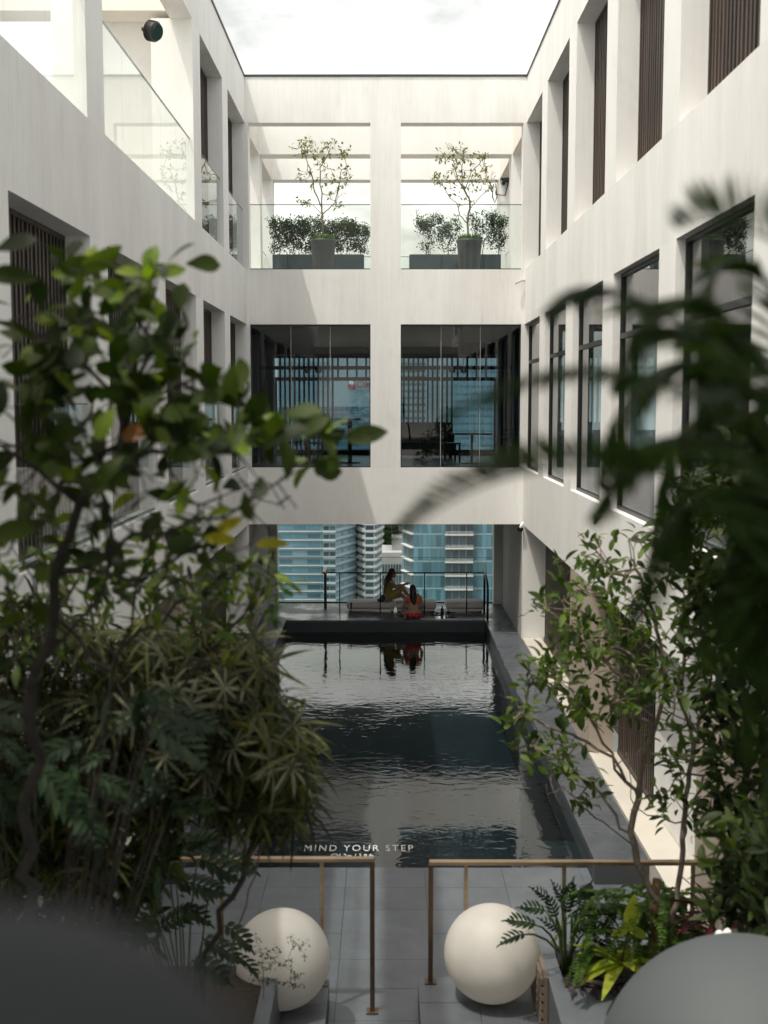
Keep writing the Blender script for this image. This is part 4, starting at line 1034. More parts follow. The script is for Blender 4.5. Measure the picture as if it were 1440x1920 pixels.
class Skel:
    """a branching skeleton: explicit limbs, then twigs that reach out to targets"""
    def __init__(s): s.p = []; s.par = []
    def near(s, q):
        a = np.array([tuple(x) for x in s.p]); d = ((a - np.array(tuple(q))) ** 2).sum(1); return int(d.argmin())
    def limb(s, pts, seg=.12, wob=.012):
        pts = [Vector(p) for p in pts]
        if s.p: i = s.near(pts[0])
        else: s.p.append(pts[0]); s.par.append(-1); i = 0
        cur = s.p[i]; prev = i
        for q in pts[1:]:
            n = max(1, int((q - cur).length / seg)); a = cur.copy()
            for k in range(1, n + 1):
                s.p.append(a.lerp(q, k / n) + (rv(wob) if k < n else Vector())); s.par.append(prev); prev = len(s.p) - 1
            cur = q
        return prev
    def reach(s, targets, seg=.12, wob=.02, lift=.12, maxlen=None):
        tips = []
        a = s.p[0]
        for q in sorted(targets, key=lambda q: min((Vector(q) - x).length_squared for x in s.p)):
            q = Vector(q); i = s.near(q); c = s.p[i]; ln = (q - c).length; n = max(1, int(ln / seg)); prev = i
            bow = Vector((0, 0, -lift * ln)) + rv(.06 * ln)
            for k in range(1, n + 1):
                t = k / n; s.p.append(c.lerp(q, t) + bow * (4 * t * (1 - t)) * .5 + (rv(wob) if k < n else Vector())); s.par.append(prev); prev = len(s.p) - 1
            tips.append(prev)
        return tips
    def direction(s, i):
        j = s.par[i]; d = s.p[i] - s.p[j] if j >= 0 else Vector((0, 0, 1)); return d.normalized() if d.length > 1e-6 else Vector((0, 0, 1))
    def mesh(s, name, m, rmin=.004, rmax=.05, pw=.42, sides=6):
        n = len(s.p); cnt = [0] * n; kids = [[] for _ in range(n)]
        for i in range(n):
            if s.par[i] >= 0: kids[s.par[i]].append(i)
        leafy = [0 if kids[i] else 1 for i in range(n)]
        for i in range(n - 1, -1, -1):
            cnt[i] += leafy[i]
            if s.par[i] >= 0: cnt[s.par[i]] += cnt[i]
        r = [min(rmax, rmin * max(1, c) ** pw) for c in cnt]
        b = MB(); stack = [(0, -1)]
        while stack:
            i, pr = stack.pop(); pts = []; rs = []
            if pr >= 0: pts.append(s.p[pr]); rs.append(min(r[pr], r[i] * 1.25))
            cur = i
            while True:
                pts.append(s.p[cur]); rs.append(r[cur])
                if not kids[cur]: break
                ks = sorted(kids[cur], key=lambda k: -cnt[k])
                for k in ks[1:]: stack.append((k, cur))
                cur = ks[0]
            if len(pts) > 1: b.tube(pts, rs, sides)
        return b.mesh(name, m, True)
def inpoly(x, y, P):
    c = False; j = len(P) - 1
    for i in range(len(P)):
        if (P[i][1] > y) != (P[j][1] > y) and x < (P[j][0] - P[i][0]) * (y - P[i][1]) / (P[j][1] - P[i][1]) + P[i][0]: c = not c
        j = i
    return c
def spread(P, n, Y0, Y1, mind=0.):
    xs = [p[0] for p in P]; yy = [p[1] for p in P]; out = []; tries = 0
    while len(out) < n and tries < n * 60:
        tries += 1
        x = R.uniform(min(xs), max(xs)); y = R.uniform(min(yy), max(yy))
        if not inpoly(x, y, P): continue
        if mind and any((x - a) ** 2 + (y - b) ** 2 < mind * mind for a, b, _ in out): continue
        out.append((x, y, R.uniform(Y0, Y1)))
    return out
def ellp(cx, cy, rx, ry, n, Y0, Y1):
    o = []
    for _ in range(n):
        a = R.uniform(0, 6.283); q = math.sqrt(R.random()); o.append(at(cx + rx * q * math.cos(a), cy + ry * q * math.sin(a), R.uniform(Y0, Y1)))
    return o
UP = Vector((0, 0, 1)); TOCAM = Vector((0, -1, .15))

# ------------------------------------------------------------------ roof terrace: planters, hedges, potted trees
def pot_tree(label, px, lean, seed, crown, Y=29.0):
    global R
    R = random.Random(seed); x = at(px, 470, Y).x; z0 = 8.236
    t = thing('potted_tree', label, 'potted tree', (x, Y, z0), 'potted trees on the roof terrace')
    MB().lathe((x, Y, z0), [(0, 0), (.20, 0), (.215, .02), (.305, .96), (.325, .98), (.325, 1.03), (.285, 1.03), (.275, .94), (0, .94)], 32).build('pot', M['pot'], t, True)
    g = MB()
    for _ in range(420):
        a = R.uniform(0, 6.283); q = math.sqrt(R.random()) * .27; c = Vector((x + q * math.cos(a), Y + q * math.sin(a), z0 + .94))
        d = Vector((math.cos(a) * R.uniform(.1, .6), math.sin(a) * R.uniform(.1, .6), 1)); g.add(*leaf_shape(R.uniform(.14, .24), .022, .1, .4, 3, 'lance'), frame(c, d, Vector((math.cos(a), math.sin(a), .5)) + rv(.4)))
    stuff(g.build('grass_tuft', M['leaf_fern'], t, True))
    s = Skel(); P = lambda u, v: Vector((at(u, v, Y).x, Y + R.uniform(-.25, .25), at(u, v, Y).z))
    base = Vector((x, Y, z0 + .94)); first = True
    for l in lean:
        pts = [P(u, v) for u, v in l]
        if first: pts[0] = base; first = False
        s.limb(pts, .1, .008)
    tg = []
    for (cx, cy, rx, ry, n) in crown: tg += ellp(cx, cy, rx, ry, n, Y - .45, Y + .45)
    tips = s.reach(tg, .1, .018, .15)
    obj('trunk', s.mesh('trunk', M['bark2'], .0042, .045, .45, 6), t)
    f = MB()
    for i in tips:
        d = s.direction(i)
        for _ in range(R.choice((2, 3, 4, 5, 5, 6))):
            f.add(*leaf_shape(R.uniform(.06, .105), R.uniform(.03, .05), .15, .3, 3), frame(s.p[i] + rv(.03), d + rv(.7), UP + rv(.6)))
    stuff(f.build('foliage', M['leaf_pot'], t, True))
pot_tree('potted tree with straight trunk, on the terrace left of the central column', 606,
         [[(606, 448), (605, 420), (603, 380), (601, 330), (600, 305)], [(603, 385), (590, 360), (585, 330), (575, 300)], [(604, 405), (628, 378), (636, 340), (640, 320)], [(601, 320), (615, 290), (620, 270)], [(605, 400), (585, 385), (560, 378)]], 21,
         [(605, 285, 50, 25, 34), (570, 275, 26, 18, 14), (635, 330, 28, 30, 18), (565, 325, 18, 14, 9), (572, 380, 24, 8, 10), (628, 372, 16, 24, 10), (600, 320, 40, 40, 16)])
pot_tree('potted tree with spreading forked crown, on the terrace right of the central column', 880,
         [[(877, 448), (877, 418), (881, 385), (880, 350)], [(877, 420), (862, 405), (857, 385), (845, 370), (830, 350)], [(880, 355), (858, 335), (850, 300), (842, 285)], [(881, 390), (898, 370), (915, 355), (922, 335)], [(880, 352), (884, 320), (900, 305)], [(870, 345), (866, 310), (872, 295)]], 22,
         [(855, 290, 40, 20, 34), (850, 335, 42, 20, 30), (910, 335, 20, 26, 16), (895, 300, 28, 16, 14), (860, 370, 35, 18, 10), (822, 340, 16, 10, 8), (885, 330, 30, 28, 14)])
R = random.Random(31)
HZ = 8.236
def hedge_box(label, p0, p1, Y, cuts):
    x0, x1 = at(p0, 490, Y).x, at(p1, 490, Y).x
    t = thing('planter_box', label, 'planter', ((x0 + x1) / 2, Y, HZ), 'long dark planter boxes on the roof terrace')
    n = len(cuts) + 1; e = [x0] + [at(c, 490, Y).x for c in cuts] + [x1]
    for i in range(n): B(e[i] + .004, e[i + 1] - .004, Y - .22, Y + .22, HZ, HZ + .93).build('box', M['box'], t, bevel=.006)
    B(x0 + .03, x1 - .03, Y - .19, Y + .19, HZ + .931, HZ + .94).build('soil', M['soil'], t)
hedge_box('long dark planter box behind the left potted tree', 512, 683, 31.2, (541, 628))
hedge_box('long dark planter box behind the right potted tree', 767, 938, 31.2, (828, 905))
def hedge_shrub(label, px, w, ztop, Y=31.2, dens=430, loose=0.):
    x = at(px, 450, Y).x; hw = w / 2 * Y / FPX; zb = HZ + .94; zt = at(px, ztop, Y).z
    t = thing('hedge_shrub', label, 'shrub', (x, Y, zb), 'hedge shrubs on the roof terrace')
    s = Skel(); s.limb([(x, Y, zb), (x + .02, Y, zb + .3)], .1)
    tg = [Vector((x + R.uniform(-hw, hw), Y + R.uniform(-.2, .2), zb + .08 + (zt - zb - .08) * R.random() ** (.75 if not loose else .55))) for _ in range(34)]
    if loose: tg = [Vector((x + (q.x - x) * (.45 + .75 * (q.z - zb) / (zt - zb)), q.y, q.z)) for q in tg]
    tips = s.reach(tg, .12, .012, .1)
    obj('stem', s.mesh('stem', M['bark'], .004, .03, .4, 5), t)
    f = MB(); k = max(2, dens // len(tips))
    for i in tips:
        for _ in range(R.randint(k - 4, k + 4)):
            c = s.p[i] + Vector((R.gauss(0, .065), R.gauss(0, .06), R.gauss(0, .07)))
            if c.z < zb: continue
            f.add(*leaf_shape(R.uniform(.04, .08), R.uniform(.022, .038), .15, .3, 2), frame(c, rv(1) + UP * .4, UP + rv(.8)))
    if loose:
        for _ in range(16):
            i = R.choice(tips); d = Vector((R.gauss(0, .7), R.gauss(0, .3), 1)).normalized()
            for q in range(7): f.add(*leaf_shape(.055, .022, .1, .2, 2), frame(s.p[i] + d * .045 * q, d + rv(.8), UP + rv(.6)))
    stuff(f.build('foliage', M['leaf_hedge'], t, True))
n = 0
pos = ['leftmost', 'second', 'third', 'fourth', 'fifth', 'sixth', 'rightmost']
for k, px in enumerate((524, 549, 572, 597, 625, 650, 675)):
    hedge_shrub('%s dense shrub from the left of the left terrace hedge' % pos[k] if 0 < k < 6 else '%s dense shrub of the left terrace hedge' % pos[k], px, 27, 417 + R.uniform(-3, 4), 31.2, 1500)
for px, w, zt_, lab in ((800, 30, 410, 'slim loose shrub, leftmost in the right terrace planter'), (840, 42, 408, 'bushy loose shrub between the slim one and the right potted tree'), (905, 46, 404, 'wide loose shrub right of the right pot'), (935, 30, 408, 'loose shrub at the far right end of the right terrace planter')):
    hedge_shrub(lab, px, w, zt_, 31.2, 1100, 1.)

# ------------------------------------------------------------------ left: big round leaved shrub close to the lens
R = random.Random(5)
YL = 4.3
def LP(l, Y=YL, dy=.12): return [at(x, y, Y + R.uniform(-dy, dy)) for x, y in l]
t = thing('round_leaf_shrub', 'tall shrub with big leathery round leaves, some turning orange, on the left', 'shrub', (-1.55, 5.1, .35))
s = Skel()
s.limb([Vector((-1.55, 5.1, .34)), Vector((-1.5, 4.8, 2.2)), at(55, 1480, 4.45), at(70, 1250, 4.4), at(100, 1080, 4.35), at(150, 940, 4.3), at(240, 775, 4.3), at(290, 650, 4.25), at(295, 560, 4.3)], .09, .02)
for l in ([(150, 935), (70, 880), (0, 835), (-60, 790)], [(100, 1080), (190, 1050), (250, 1000), (420, 972), (520, 905), (585, 868)], [(240, 775), (340, 720), (430, 735), (520, 790), (620, 815), (705, 806)],
          [(240, 770), (165, 690), (95, 640), (20, 600)], [(290, 640), (235, 560), (155, 500)], [(150, 930), (230, 860), (340, 850), (450, 850), (565, 845)], [(75, 1240), (160, 1150), (205, 1060), (210, 980), (180, 900)],
          [(70, 1250), (20, 1120), (-30, 1000), (-40, 900)], [(60, 1400), (150, 1290), (280, 1190), (330, 1090), (400, 1040)], [(150, 1150), (260, 1090), (400, 1000), (470, 960)]):
    s.limb(LP(l), .1, .012)
tg = []
for c in ((250, 575, 120, 75, 24), (130, 665, 130, 85, 20), (285, 700, 120, 70, 20), (400, 745, 80, 40, 10), (540, 808, 110, 34, 14), (400, 825, 110, 45, 14), (190, 810, 170, 70, 24), (60, 880, 110, 70, 14), (560, 868, 50, 14, 4),
          (300, 1010, 150, 60, 14), (150, 1060, 130, 80, 12), (440, 905, 50, 20, 4), (90, 600, 90, 60, 10), (20, 760, 70, 80, 12), (210, 640, 150, 110, 22), (380, 800, 120, 50, 10), (260, 780, 160, 80, 14), (300, 900, 160, 90, 10), (120, 960, 140, 90, 10), (40, 1040, 80, 80, 6), (300, 500, 30, 14, 3), (130, 500, 30, 18, 3), (60, 1180, 90, 80, 10)):
    tg += ellp(*c, YL - .35, YL + .4)
tips = s.reach(tg, .09, .012, .2)
# bare thin twigs
s.reach(ellp(330, 960, 230, 90, 70, YL - .3, YL + .5) + ellp(130, 900, 140, 140, 60, YL - .3, YL + .5), .07, .02, .3)
obj('trunk', s.mesh('trunk', M['bark'], .0026, .030, .42, 7), t)
LV = [mk(leaf_shape(.145, .084, .10, .18, 6, 'obov'), 'leaf', M['leaf_round']), mk(leaf_shape(.155, .078, .16, .3, 6, 'oval', .3), 'leaf', M['leaf_round']), mk(leaf_shape(.12, .068, .06, .1, 6, 'obov', -.3), 'leaf', M['leaf_round']), mk(leaf_shape(.145, .076, .2, .45, 6, 'oval'), 'leaf', M['leaf_round'])]
LLIME = [mk(leaf_shape(.11, .055, .12, .2, 6, 'oval'), 'leaf', M['leaf_lime']), mk(leaf_shape(.12, .062, .12, .3, 6, 'obov'), 'leaf', M['leaf_lime'])]
LOR = mk(leaf_shape(.135, .07, .1, .2, 6, 'oval'), 'leaf', M['leaf_orange']); LYE = mk(leaf_shape(.12, .05, .1, .2, 6, 'oval'), 'leaf', M['leaf_yellow'])
nl = 0; lf = MB(); R.shuffle(tips)
for i in tips:
    d = s.direction(i); py_hi = s.p[i].z
    for _ in range(R.choice((1, 1, 1, 2) if py_hi < 4.95 else (1, 2, 2, 2))):
        lime = R.random() < (.16 if py_hi > 5.35 else .20); mt = frame(s.p[i] + rv(.02), d * .8 + rv(.6) + UP * .15, UP * .7 + TOCAM * .35 + rv(.65), R.uniform(.72, 1.1))
        if nl < 270: obj('leaf', R.choice(LLIME if lime else LV), t, mt); nl += 1
        else: lf.add(*leaf_shape(.13, .072, .12, .25, 6, 'obov'), mt)
stuff(lf.build('foliage', M['leaf_round'], t, True))
def one(px, py, Y, ang, me, sc=1., nrm=None):
    a = rad(ang); d = Vector((math.cos(a), R.uniform(-.2, .2), math.sin(a)))
    p = at(px, py, Y); s.reach([p], .09, .01, .15); obj('leaf', me, t, frame(p, d, nrm or (TOCAM + UP * .3 + rv(.15)), sc))
for a in ((145, 520, 4.2, 165, LLIME[0]), (158, 520, 4.2, 80, LLIME[1]), (272, 520, 4.15, 75, LLIME[1]), (292, 515, 4.2, 15, LLIME[0]), (225, 715, 4.1, -35, LOR), (228, 820, 4.15, 20, LOR), (650, 822, 4.3, 12, LV[1]), (480, 1022, 4.2, 8, LYE), (440, 1015, 4.2, 170, LYE), (335, 965, 4.3, 75, LLIME[0]), (310, 640, 4.2, 85, LV[2]), (400, 1000, 4.3, 30, LYE), (-10, 470, 3.9, 20, LV[0]), (-20, 520, 3.9, 8, LV[3])): one(*a)

# ------------------------------------------------------------------ left: finger leaved shrubs and lobed philodendrons in the planter
def palmate(n, ln, wd, droop, m, open_=1.):
    b = MB()
    for k in range(n):
        a = 2 * math.pi * k / n + R.uniform(-.15, .15); l = ln * R.uniform(.75, 1.1)
        d = Vector((math.cos(a), math.sin(a), .18 * open_)); b.add(*leaf_shape(l, wd * R.uniform(.85, 1.15), .22, droop * R.uniform(.6, 1.3), 5, 'lance'), frame((0, 0, 0), d, UP))
    return b.mesh('leaf', m, True)
R = random.Random(8)
PAL = [palmate(9, .20, .020, .55, M['leaf_finger']), palmate(8, .18, .017, .8, M['leaf_finger']), palmate(10, .21, .019, .4, M['leaf_finger']), palmate(8, .21, .016, 1.1, M['leaf_finger'])]
PSIL = [palmate(10, .21, .023, .35, M['leaf_silver']), palmate(9, .19, .021, .5, M['leaf_silver'])]
PGOLD = [palmate(9, .18, .024, .4, M['leaf_gold']), palmate(8, .16, .022, .55, M['leaf_gold'])]
def finger_shrub(label, poly, n, Y0, Y1, base, special=(), fill=700, md=20):
    t = thing('finger_leaf_shrub', label, 'shrub', base, 'finger leaved shrubs in the left planter')
    s = Skel(); b = Vector(base)
    s.limb([b, b + Vector((R.uniform(-.1, .1), R.uniform(-.1, .1), .5))], .15)
    for k in range(5):
        q = b + Vector((R.uniform(-.35, .35), R.uniform(-.35, .35), R.uniform(.9, 1.5))); s.limb([b + rv(.05), b.lerp(q, .5) + rv(.05), q], .15)
    pts = [at(*p) for p in spread(poly, n, Y0, Y1, md)]
    tips = s.reach(pts, .13, .02, -.15)
    for i in tips:
        u = s.p[i]; out = Vector((u.x - b.x, (u.y - b.y) - .35, .5)).normalized()
        obj('leaf', R.choice(PAL), t, frame(u, Vector((out.y, -out.x, 0)) + rv(.3), UP * 1.0 + out * .6 + rv(.25), R.uniform(.95, 1.4)))
    for (x, y, Y, me, sc, nr) in special:
        p = at(x, y, Y); s.reach([p], .13, .02, -.1); obj('leaf', me, t, frame(p, rv(1), Vector(nr), sc))
    obj('stem', s.mesh('stem', M['bark'], .0045, .035, .42, 6), t)
    f = MB()
    for p in spread(poly, fill, Y0 + .3, Y1 + .5):
        c = at(*p); d = rv(1) + Vector((0, 0, -.5)); f.add(*leaf_shape(R.uniform(.1, .19), R.uniform(.016, .03), .2, .4, 3, 'lance'), frame(c, d, UP + rv(.6)))
    stuff(f.build('inner_foliage', M['leaf_finger'], t, True))
finger_shrub('finger leaved shrub nearest the pool, with silvery and golden top leaves', [(420, 1230), (480, 1190), (500, 1290), (570, 1370), (585, 1470), (575, 1530), (510, 1560), (440, 1550), (380, 1480), (340, 1350)], 75, 6.0, 6.9, (-1.2, 7.2, .36),
             [(505, 1425, 6.0, PSIL[0], 1.25, (.1, -.6, .8)), (545, 1440, 6.1, PSIL[1], 1.0, (.4, -.5, .7)), (560, 1480, 6.2, PGOLD[1], .8, (.5, -.4, .7)), (500, 1375, 6.1, PGOLD[0], 1.1, (.3, -.6, .7)), (530, 1385, 6.2, PGOLD[1], 1., (.5, -.4, .8)), (470, 1352, 6.2, PGOLD[0], .9, (.0, -.5, .9)), (352, 1325, 6.0, PSIL[0], 1.15, (-.1, -.8, .7)), (320, 1290, 6.0, PSIL[1], .9, (-.2, -.6, .7)), (455, 1290, 6.2, PSIL[1], .8, (.1, -.5, .8)), (440, 1240, 6.3, PGOLD[1], .7, (.1, -.5, .8))], 1700)
finger_shrub('dark finger leaved shrub in the middle of the left planter, under the bare branches', [(200, 1210), (270, 1150), (330, 1200), (400, 1160), (455, 1200), (480, 1260), (400, 1380), (380, 1500), (300, 1560), (200, 1500), (150, 1300)], 85, 6.3, 7.4, (-1.75, 6.9, .36), [(395, 1190, 6.3, PGOLD[0], .8, (0, -.4, 1)), (300, 1230, 6.2, PSIL[1], .9, (0, -.6, .8)), (250, 1340, 6.0, PSIL[0], .8, (-.1, -.7, .7)), (420, 1290, 6.1, PSIL[1], .75, (.2, -.6, .7)), (310, 1420, 6.0, PSIL[1], .8, (.1, -.7, .6)), (380, 1455, 6.1, PSIL[0], .8, (.2, -.6, .7)), (210, 1260, 6.1, PGOLD[1], .7, (-.1, -.5, .8)), (265, 1170, 6.3, PGOLD[0], .7, (0, -.4, .9)), (150, 1200, 6.2, PSIL[0], .7, (-.2, -.5, .8)), (440, 1400, 6.0, PSIL[1], .85, (.3, -.6, .7))], 3000)
finger_shrub('dark finger leaved shrub at the left edge of the picture', [(-60, 1150), (60, 1110), (140, 1170), (200, 1150), (230, 1300), (240, 1500), (200, 1640), (-60, 1640)], 110, 6.0, 7.4, (-2.35, 6.7, .36), [], 3200)
def lobed(ln, wd, n, m, droop=.35):
    """a deeply cut philodendron blade"""
    b = MB()
    for k in range(n):
        t = (k + .5) / n; y = ln * t; z = -droop * ln * t * t
        for sx in (-1, 1):
            l = wd * math.sin(math.pi * (t * .8 + .16)) * R.uniform(.85, 1.1)
            d = Vector((sx * 1.0, .55 + t * .9, .1)); b.add(*leaf_shape(l, ln / n * 1.05, .1, .25, 3, 'lance'), frame((0, y, z), d, UP))
    b.add(*leaf_shape(ln * .35, ln * .10, .1, .3, 3, 'lance'), frame((0, ln * .95, -droop * ln * .9), (0, 1, -droop), UP))
    b.tube([(0, ln * i / 4, -droop * ln * (i / 4) ** 2) for i in range(5)], [.007, .006, .005, .004, .003], 4)
    return b.mesh('leaf', m, True)
R = random.Random(9)
LOB = [lobed(.34, .17, 7, M['leaf_philo']), lobed(.30, .15, 6, M['leaf_philo'], .55), lobed(.38, .18, 8, M['leaf_philo'], .2)]
def philodendron(label, base, leaves, group='philodendrons in the planters', sm='stem', rr=.0075, nstalk=26):
    t = thing('philodendron', label, 'plant', base, group); b = Vector(base); g = []
    for (px, py, Y, dx, dz, me, sc) in leaves:
        p = at(px, py, Y); q = b + Vector((R.uniform(-.05, .05), R.uniform(-.05, .05), .02)); m_ = q.lerp(p, .55) + UP * (p - q).length * .14
        if nstalk > 0: MB().tube([q, q.lerp(m_, .5) + UP * .02, m_, m_.lerp(p, .6) + UP * .02, p], [rr * 1.2, rr, rr * .9, rr * .8, rr * .6], 6).build('stalk', M[sm], t, True)
        nstalk -= 1
        d = Vector((dx, R.uniform(-.35, .1), dz)); obj('leaf', me, t, frame(p, d, UP + Vector((dx * .3, -.5, 0)) + rv(.15), sc))
    MB().tube([b - UP * .02, b + UP * .10], [.05, .035], 8).build('crown', M['bark3'], t, True)
L_ = []
for _ in range(16):
    x, y = R.uniform(40, 320), R.uniform(1300, 1520); L_.append((x, y, R.uniform(5.3, 6.0), R.uniform(-.4, 1), R.uniform(-.5, .3), R.choice(LOB), R.uniform(.6, .9)))
L_ += [(R.uniform(-40, 330), R.uniform(1250, 1640), R.uniform(5.6, 6.6), R.uniform(-.6, 1), R.uniform(-.6, .3), R.choice(LOB), R.uniform(.5, .85)) for _ in range(18)]
philodendron('tall lobed philodendron deep in the left planter, leaves at mid height', (-1.75, 5.7, .36), L_, sm='bark', rr=.006)
L_ = [(x, y, 8.2 + R.uniform(-.4, .3), dx, dz, R.choice(LOB), R.uniform(.7, 1.0)) for (x, y, dx, dz) in ((330, 1650, .9, -.1), (370, 1610, .9, -.2), (410, 1600, 1, -.3), (340, 1700, 1, -.2), (420, 1735, .9, -.4), (380, 1760, 1, -.3), (300, 1740, .5, .3), (280, 1650, -.3, .3), (250, 1720, -.6, .1), (440, 1790, 1, -.4), (360, 1800, .8, -.2), (230, 1600, .3, .4), (200, 1680, -.5, .2), (310, 1590, .6, .2))]
philodendron('low lobed philodendron at the front left of the left planter, beside the white sphere', (-1.5, 8.5, .36), L_)
# slender leafy twigs hanging over the water
t = thing('twiggy_shrub', 'thin twigs with small green leaves reaching over the water beside the left shrubs', 'shrub', (-1.35, 7.9, .36)); s = Skel(); s.limb([(-1.35, 7.9, .36), (-1.15, 7.9, 1.2), at(520, 1480, 7.9), at(545, 1400, 7.9)], .12)
tips = s.reach([at(x, y, 7.9 + R.uniform(-.2, .2)) for x, y in ((530, 1330), (552, 1345), (540, 1310), (575, 1370), (560, 1395), (585, 1430), (575, 1455), (548, 1330), (565, 1350), (588, 1415), (555, 1320), (572, 1400))], .08, .012, .1)
obj('stem', s.mesh('stem', M['bark3'], .003, .014, .4, 5), t)
lm = [mk(leaf_shape(.075, .036, .12, .2, 4), 'leaf', M['leaf_tree']), mk(leaf_shape(.06, .03, .12, .3, 4), 'leaf', M['leaf_tree'])]
for i in tips:
    for _ in range(5): obj('leaf', R.choice(lm), t, frame(s.p[i] + rv(.03), s.direction(i) + rv(.7), UP + rv(.5), R.uniform(.8, 1.2)))
# an airy twiggy shrub that breaks up the top of the left planting
R = random.Random(41)
t = thing('airy_shrub', 'airy twiggy shrub of small mixed leaves rising above the finger leaved shrubs on the left', 'shrub', (-1.6, 6.0, .36)); s = Skel()
s.limb([(-1.6, 6.0, .36), (-1.5, 5.9, 1.8), at(180, 1420, 5.8), at(210, 1260, 5.7), at(250, 1140, 5.7)], .1, .02)
for l in ([(210, 1260), (120, 1170), (60, 1080), (20, 1010)], [(230, 1200), (330, 1130), (420, 1080), (480, 1060)], [(250, 1140), (270, 1060), (300, 980)], [(180, 1400), (330, 1300), (440, 1170), (480, 1110)], [(120, 1170), (150, 1080), (140, 1000)]): s.limb([at(x, y, 5.7 + R.uniform(-.15, .15)) for x, y in l], .1, .018)
tg = []
for c in ((460, 1090, 60, 50, 26), (350, 1110, 90, 50, 36), (250, 1080, 90, 70, 30), (110, 1090, 110, 60, 36), (480, 1170, 30, 40, 8), (40, 1180, 80, 70, 16), (400, 1190, 70, 30, 8), (330, 1010, 60, 40, 8), (520, 1100, 30, 26, 6)): tg += ellp(*c, 5.4, 6.1)
tips = s.reach(tg, .08, .016, .15)
obj('stem', s.mesh('stem', M['bark'], .0026, .022, .42, 6), t)
mx_ = [mk(leaf_shape(.085, .034, .12, .3, 4), 'leaf', M[m_]) for m_ in ('leaf_tree', 'leaf_round', 'leaf_finger', 'leaf_lime', 'leaf_tree')] + [mk(leaf_shape(.11, .028, .12, .4, 4, 'lance'), 'leaf', M[m_]) for m_ in ('leaf_finger', 'leaf_tree', 'leaf_round')]
n_ = 0; f = MB()
for i in tips:
    for _ in range(R.choice((2, 3, 4))):
        mt = frame(s.p[i] + rv(.03), s.direction(i) * .6 + rv(.7), UP + rv(.6), R.uniform(.7, 1.3))
        if n_ < 290: obj('leaf', R.choice(mx_), t, mt); n_ += 1
        else: f.add(*leaf_shape(.085, .034, .12, .3, 4), mt)
stuff(f.build('foliage', M['leaf_tree'], t, True))
# wispy plant in front of the left sphere
t = thing('wispy_plant', 'wispy fine twigged plant in front of the left white sphere', 'plant', (-1.0, 9.2, .36)); s = Skel(); s.limb([(-1.05, 9.2, .36), (-1.0, 9.15, .62), at(490, 1790, 9.15)], .08)
tips = s.reach([at(x, y, 9.1 + R.uniform(-.12, .12)) for x, y in [(R.uniform(470, 575), R.uniform(1760, 1850)) for _ in range(46)]], .05, .01, .1)
obj('stem', s.mesh('stem', M['bark3'], .0014, .008, .4, 4), t); f = MB()
for i in tips:
    for _ in range(7): f.add(*leaf_shape(.024, .012, .1, .2, 2), frame(s.p[i] + rv(.018), rv(1), UP + rv(.6)))
stuff(f.build('foliage', M['leaf_dark'], t, True))

# ------------------------------------------------------------------ right: palm fronds close to the lens
R = random.Random(12)
t = thing('palm', 'dark palm with arching feathery fronds, very blurred, at the right edge', 'palm', (1.07, 1.76, 3.681))
PS = .84; pb = Vector((1.05 * PS, 2.1 * PS, CAM_H - .70 * PS))
MB().tube([(1.07, 1.76, 3.681), (1.0, 1.77, 4.3), pb], [.042, .035, .03], 10).build('trunk', M['bark'], t, True)
def frond(pts, ll, n, Y=2.1, up=0., droop=.5, wd=.014, both=True, m='leaf_palm'):
    ll *= PS; wd *= PS; ps = [pb] + [at(x, y, (Y + dy) * PS) for x, y, dy in pts]
    # smooth the rachis
    pp = []
    for i in range(len(ps) - 1):
        a0 = ps[max(i - 1, 0)]; a1 = ps[i]; a2 = ps[i + 1]; a3 = ps[min(i + 2, len(ps) - 1)]
        for k in range(8):
            u = k / 8; pp.append(.5 * ((2 * a1) + (a2 - a0) * u + (2 * a0 - 5 * a1 + 4 * a2 - a3) * u * u + (3 * a1 - a0 - 3 * a2 + a3) * u ** 3))
    pp.append(ps[-1])
    b = MB(); b.tube(pp, [.005 * (1 - .75 * i / len(pp)) for i in range(len(pp))], 5)
    for k in range(n):
        f = .22 + .78 * k / (n - 1); i = min(len(pp) - 2, int(f * (len(pp) - 1))); u = f * (len(pp) - 1) - i
        p = pp[i].lerp(pp[i + 1], u); d = (pp[i + 1] - pp[i]).normalized(); side = d.cross(UP); side = side.normalized() if side.length > .05 else Vector((0, 1, 0)); nn = side.cross(d)
        for sx in (1, -1):
            if not both and sx < 0 and R.random() < .6: continue
            L1 = ll * (math.sin(math.pi * min(1, f * .8 + .18)) ** .6) * R.uniform(.85, 1.1)
            v = side * sx * (.75 - abs(up) * .5) + d * (.55 + .5 * f) + nn * (up + R.uniform(-.12, .12)); b.add(*leaf_shape(L1, wd, .15, droop, 4, 'lance'), frame(p, v, nn + rv(.1)))
    b.build('frond', M[m], t, True)
frond([(1330, 945, .0), (1180, 890, -.05), (1040, 880, -.05), (920, 905, 0), (820, 955, 0), (735, 1020, .02)], .085, 46, 2.1, .75, -.15, .021)
frond([(1560, 700, -.1), (1490, 490, -.05), (1400, 430, 0), (1330, 415, 0), (1275, 430, 0)], .11, 22, 2.1, .85, -.2, .017)
frond([(1420, 760, 0), (1300, 620, 0), (1200, 560, .05), (1110, 540, .05), (1050, 560, .05)], .15, 50, 2.1, .05, .5, .018)
frond([(1440, 830, 0), (1280, 730, -.1), (1120, 690, -.1), (980, 710, -.1), (840, 775, -.1)], .085, 44, 2.0, .1, .5, .017)
frond([(1440, 900, 0), (1330, 820, .1), (1200, 840, .1), (1110, 960, .1)], .14, 44, 2.2, .0, .6, .018)
frond([(1440, 980, 0), (1340, 930, .1), (1240, 1010, .1), (1180, 1150, .1)], .14, 44, 2.2, .0, .6, .018)
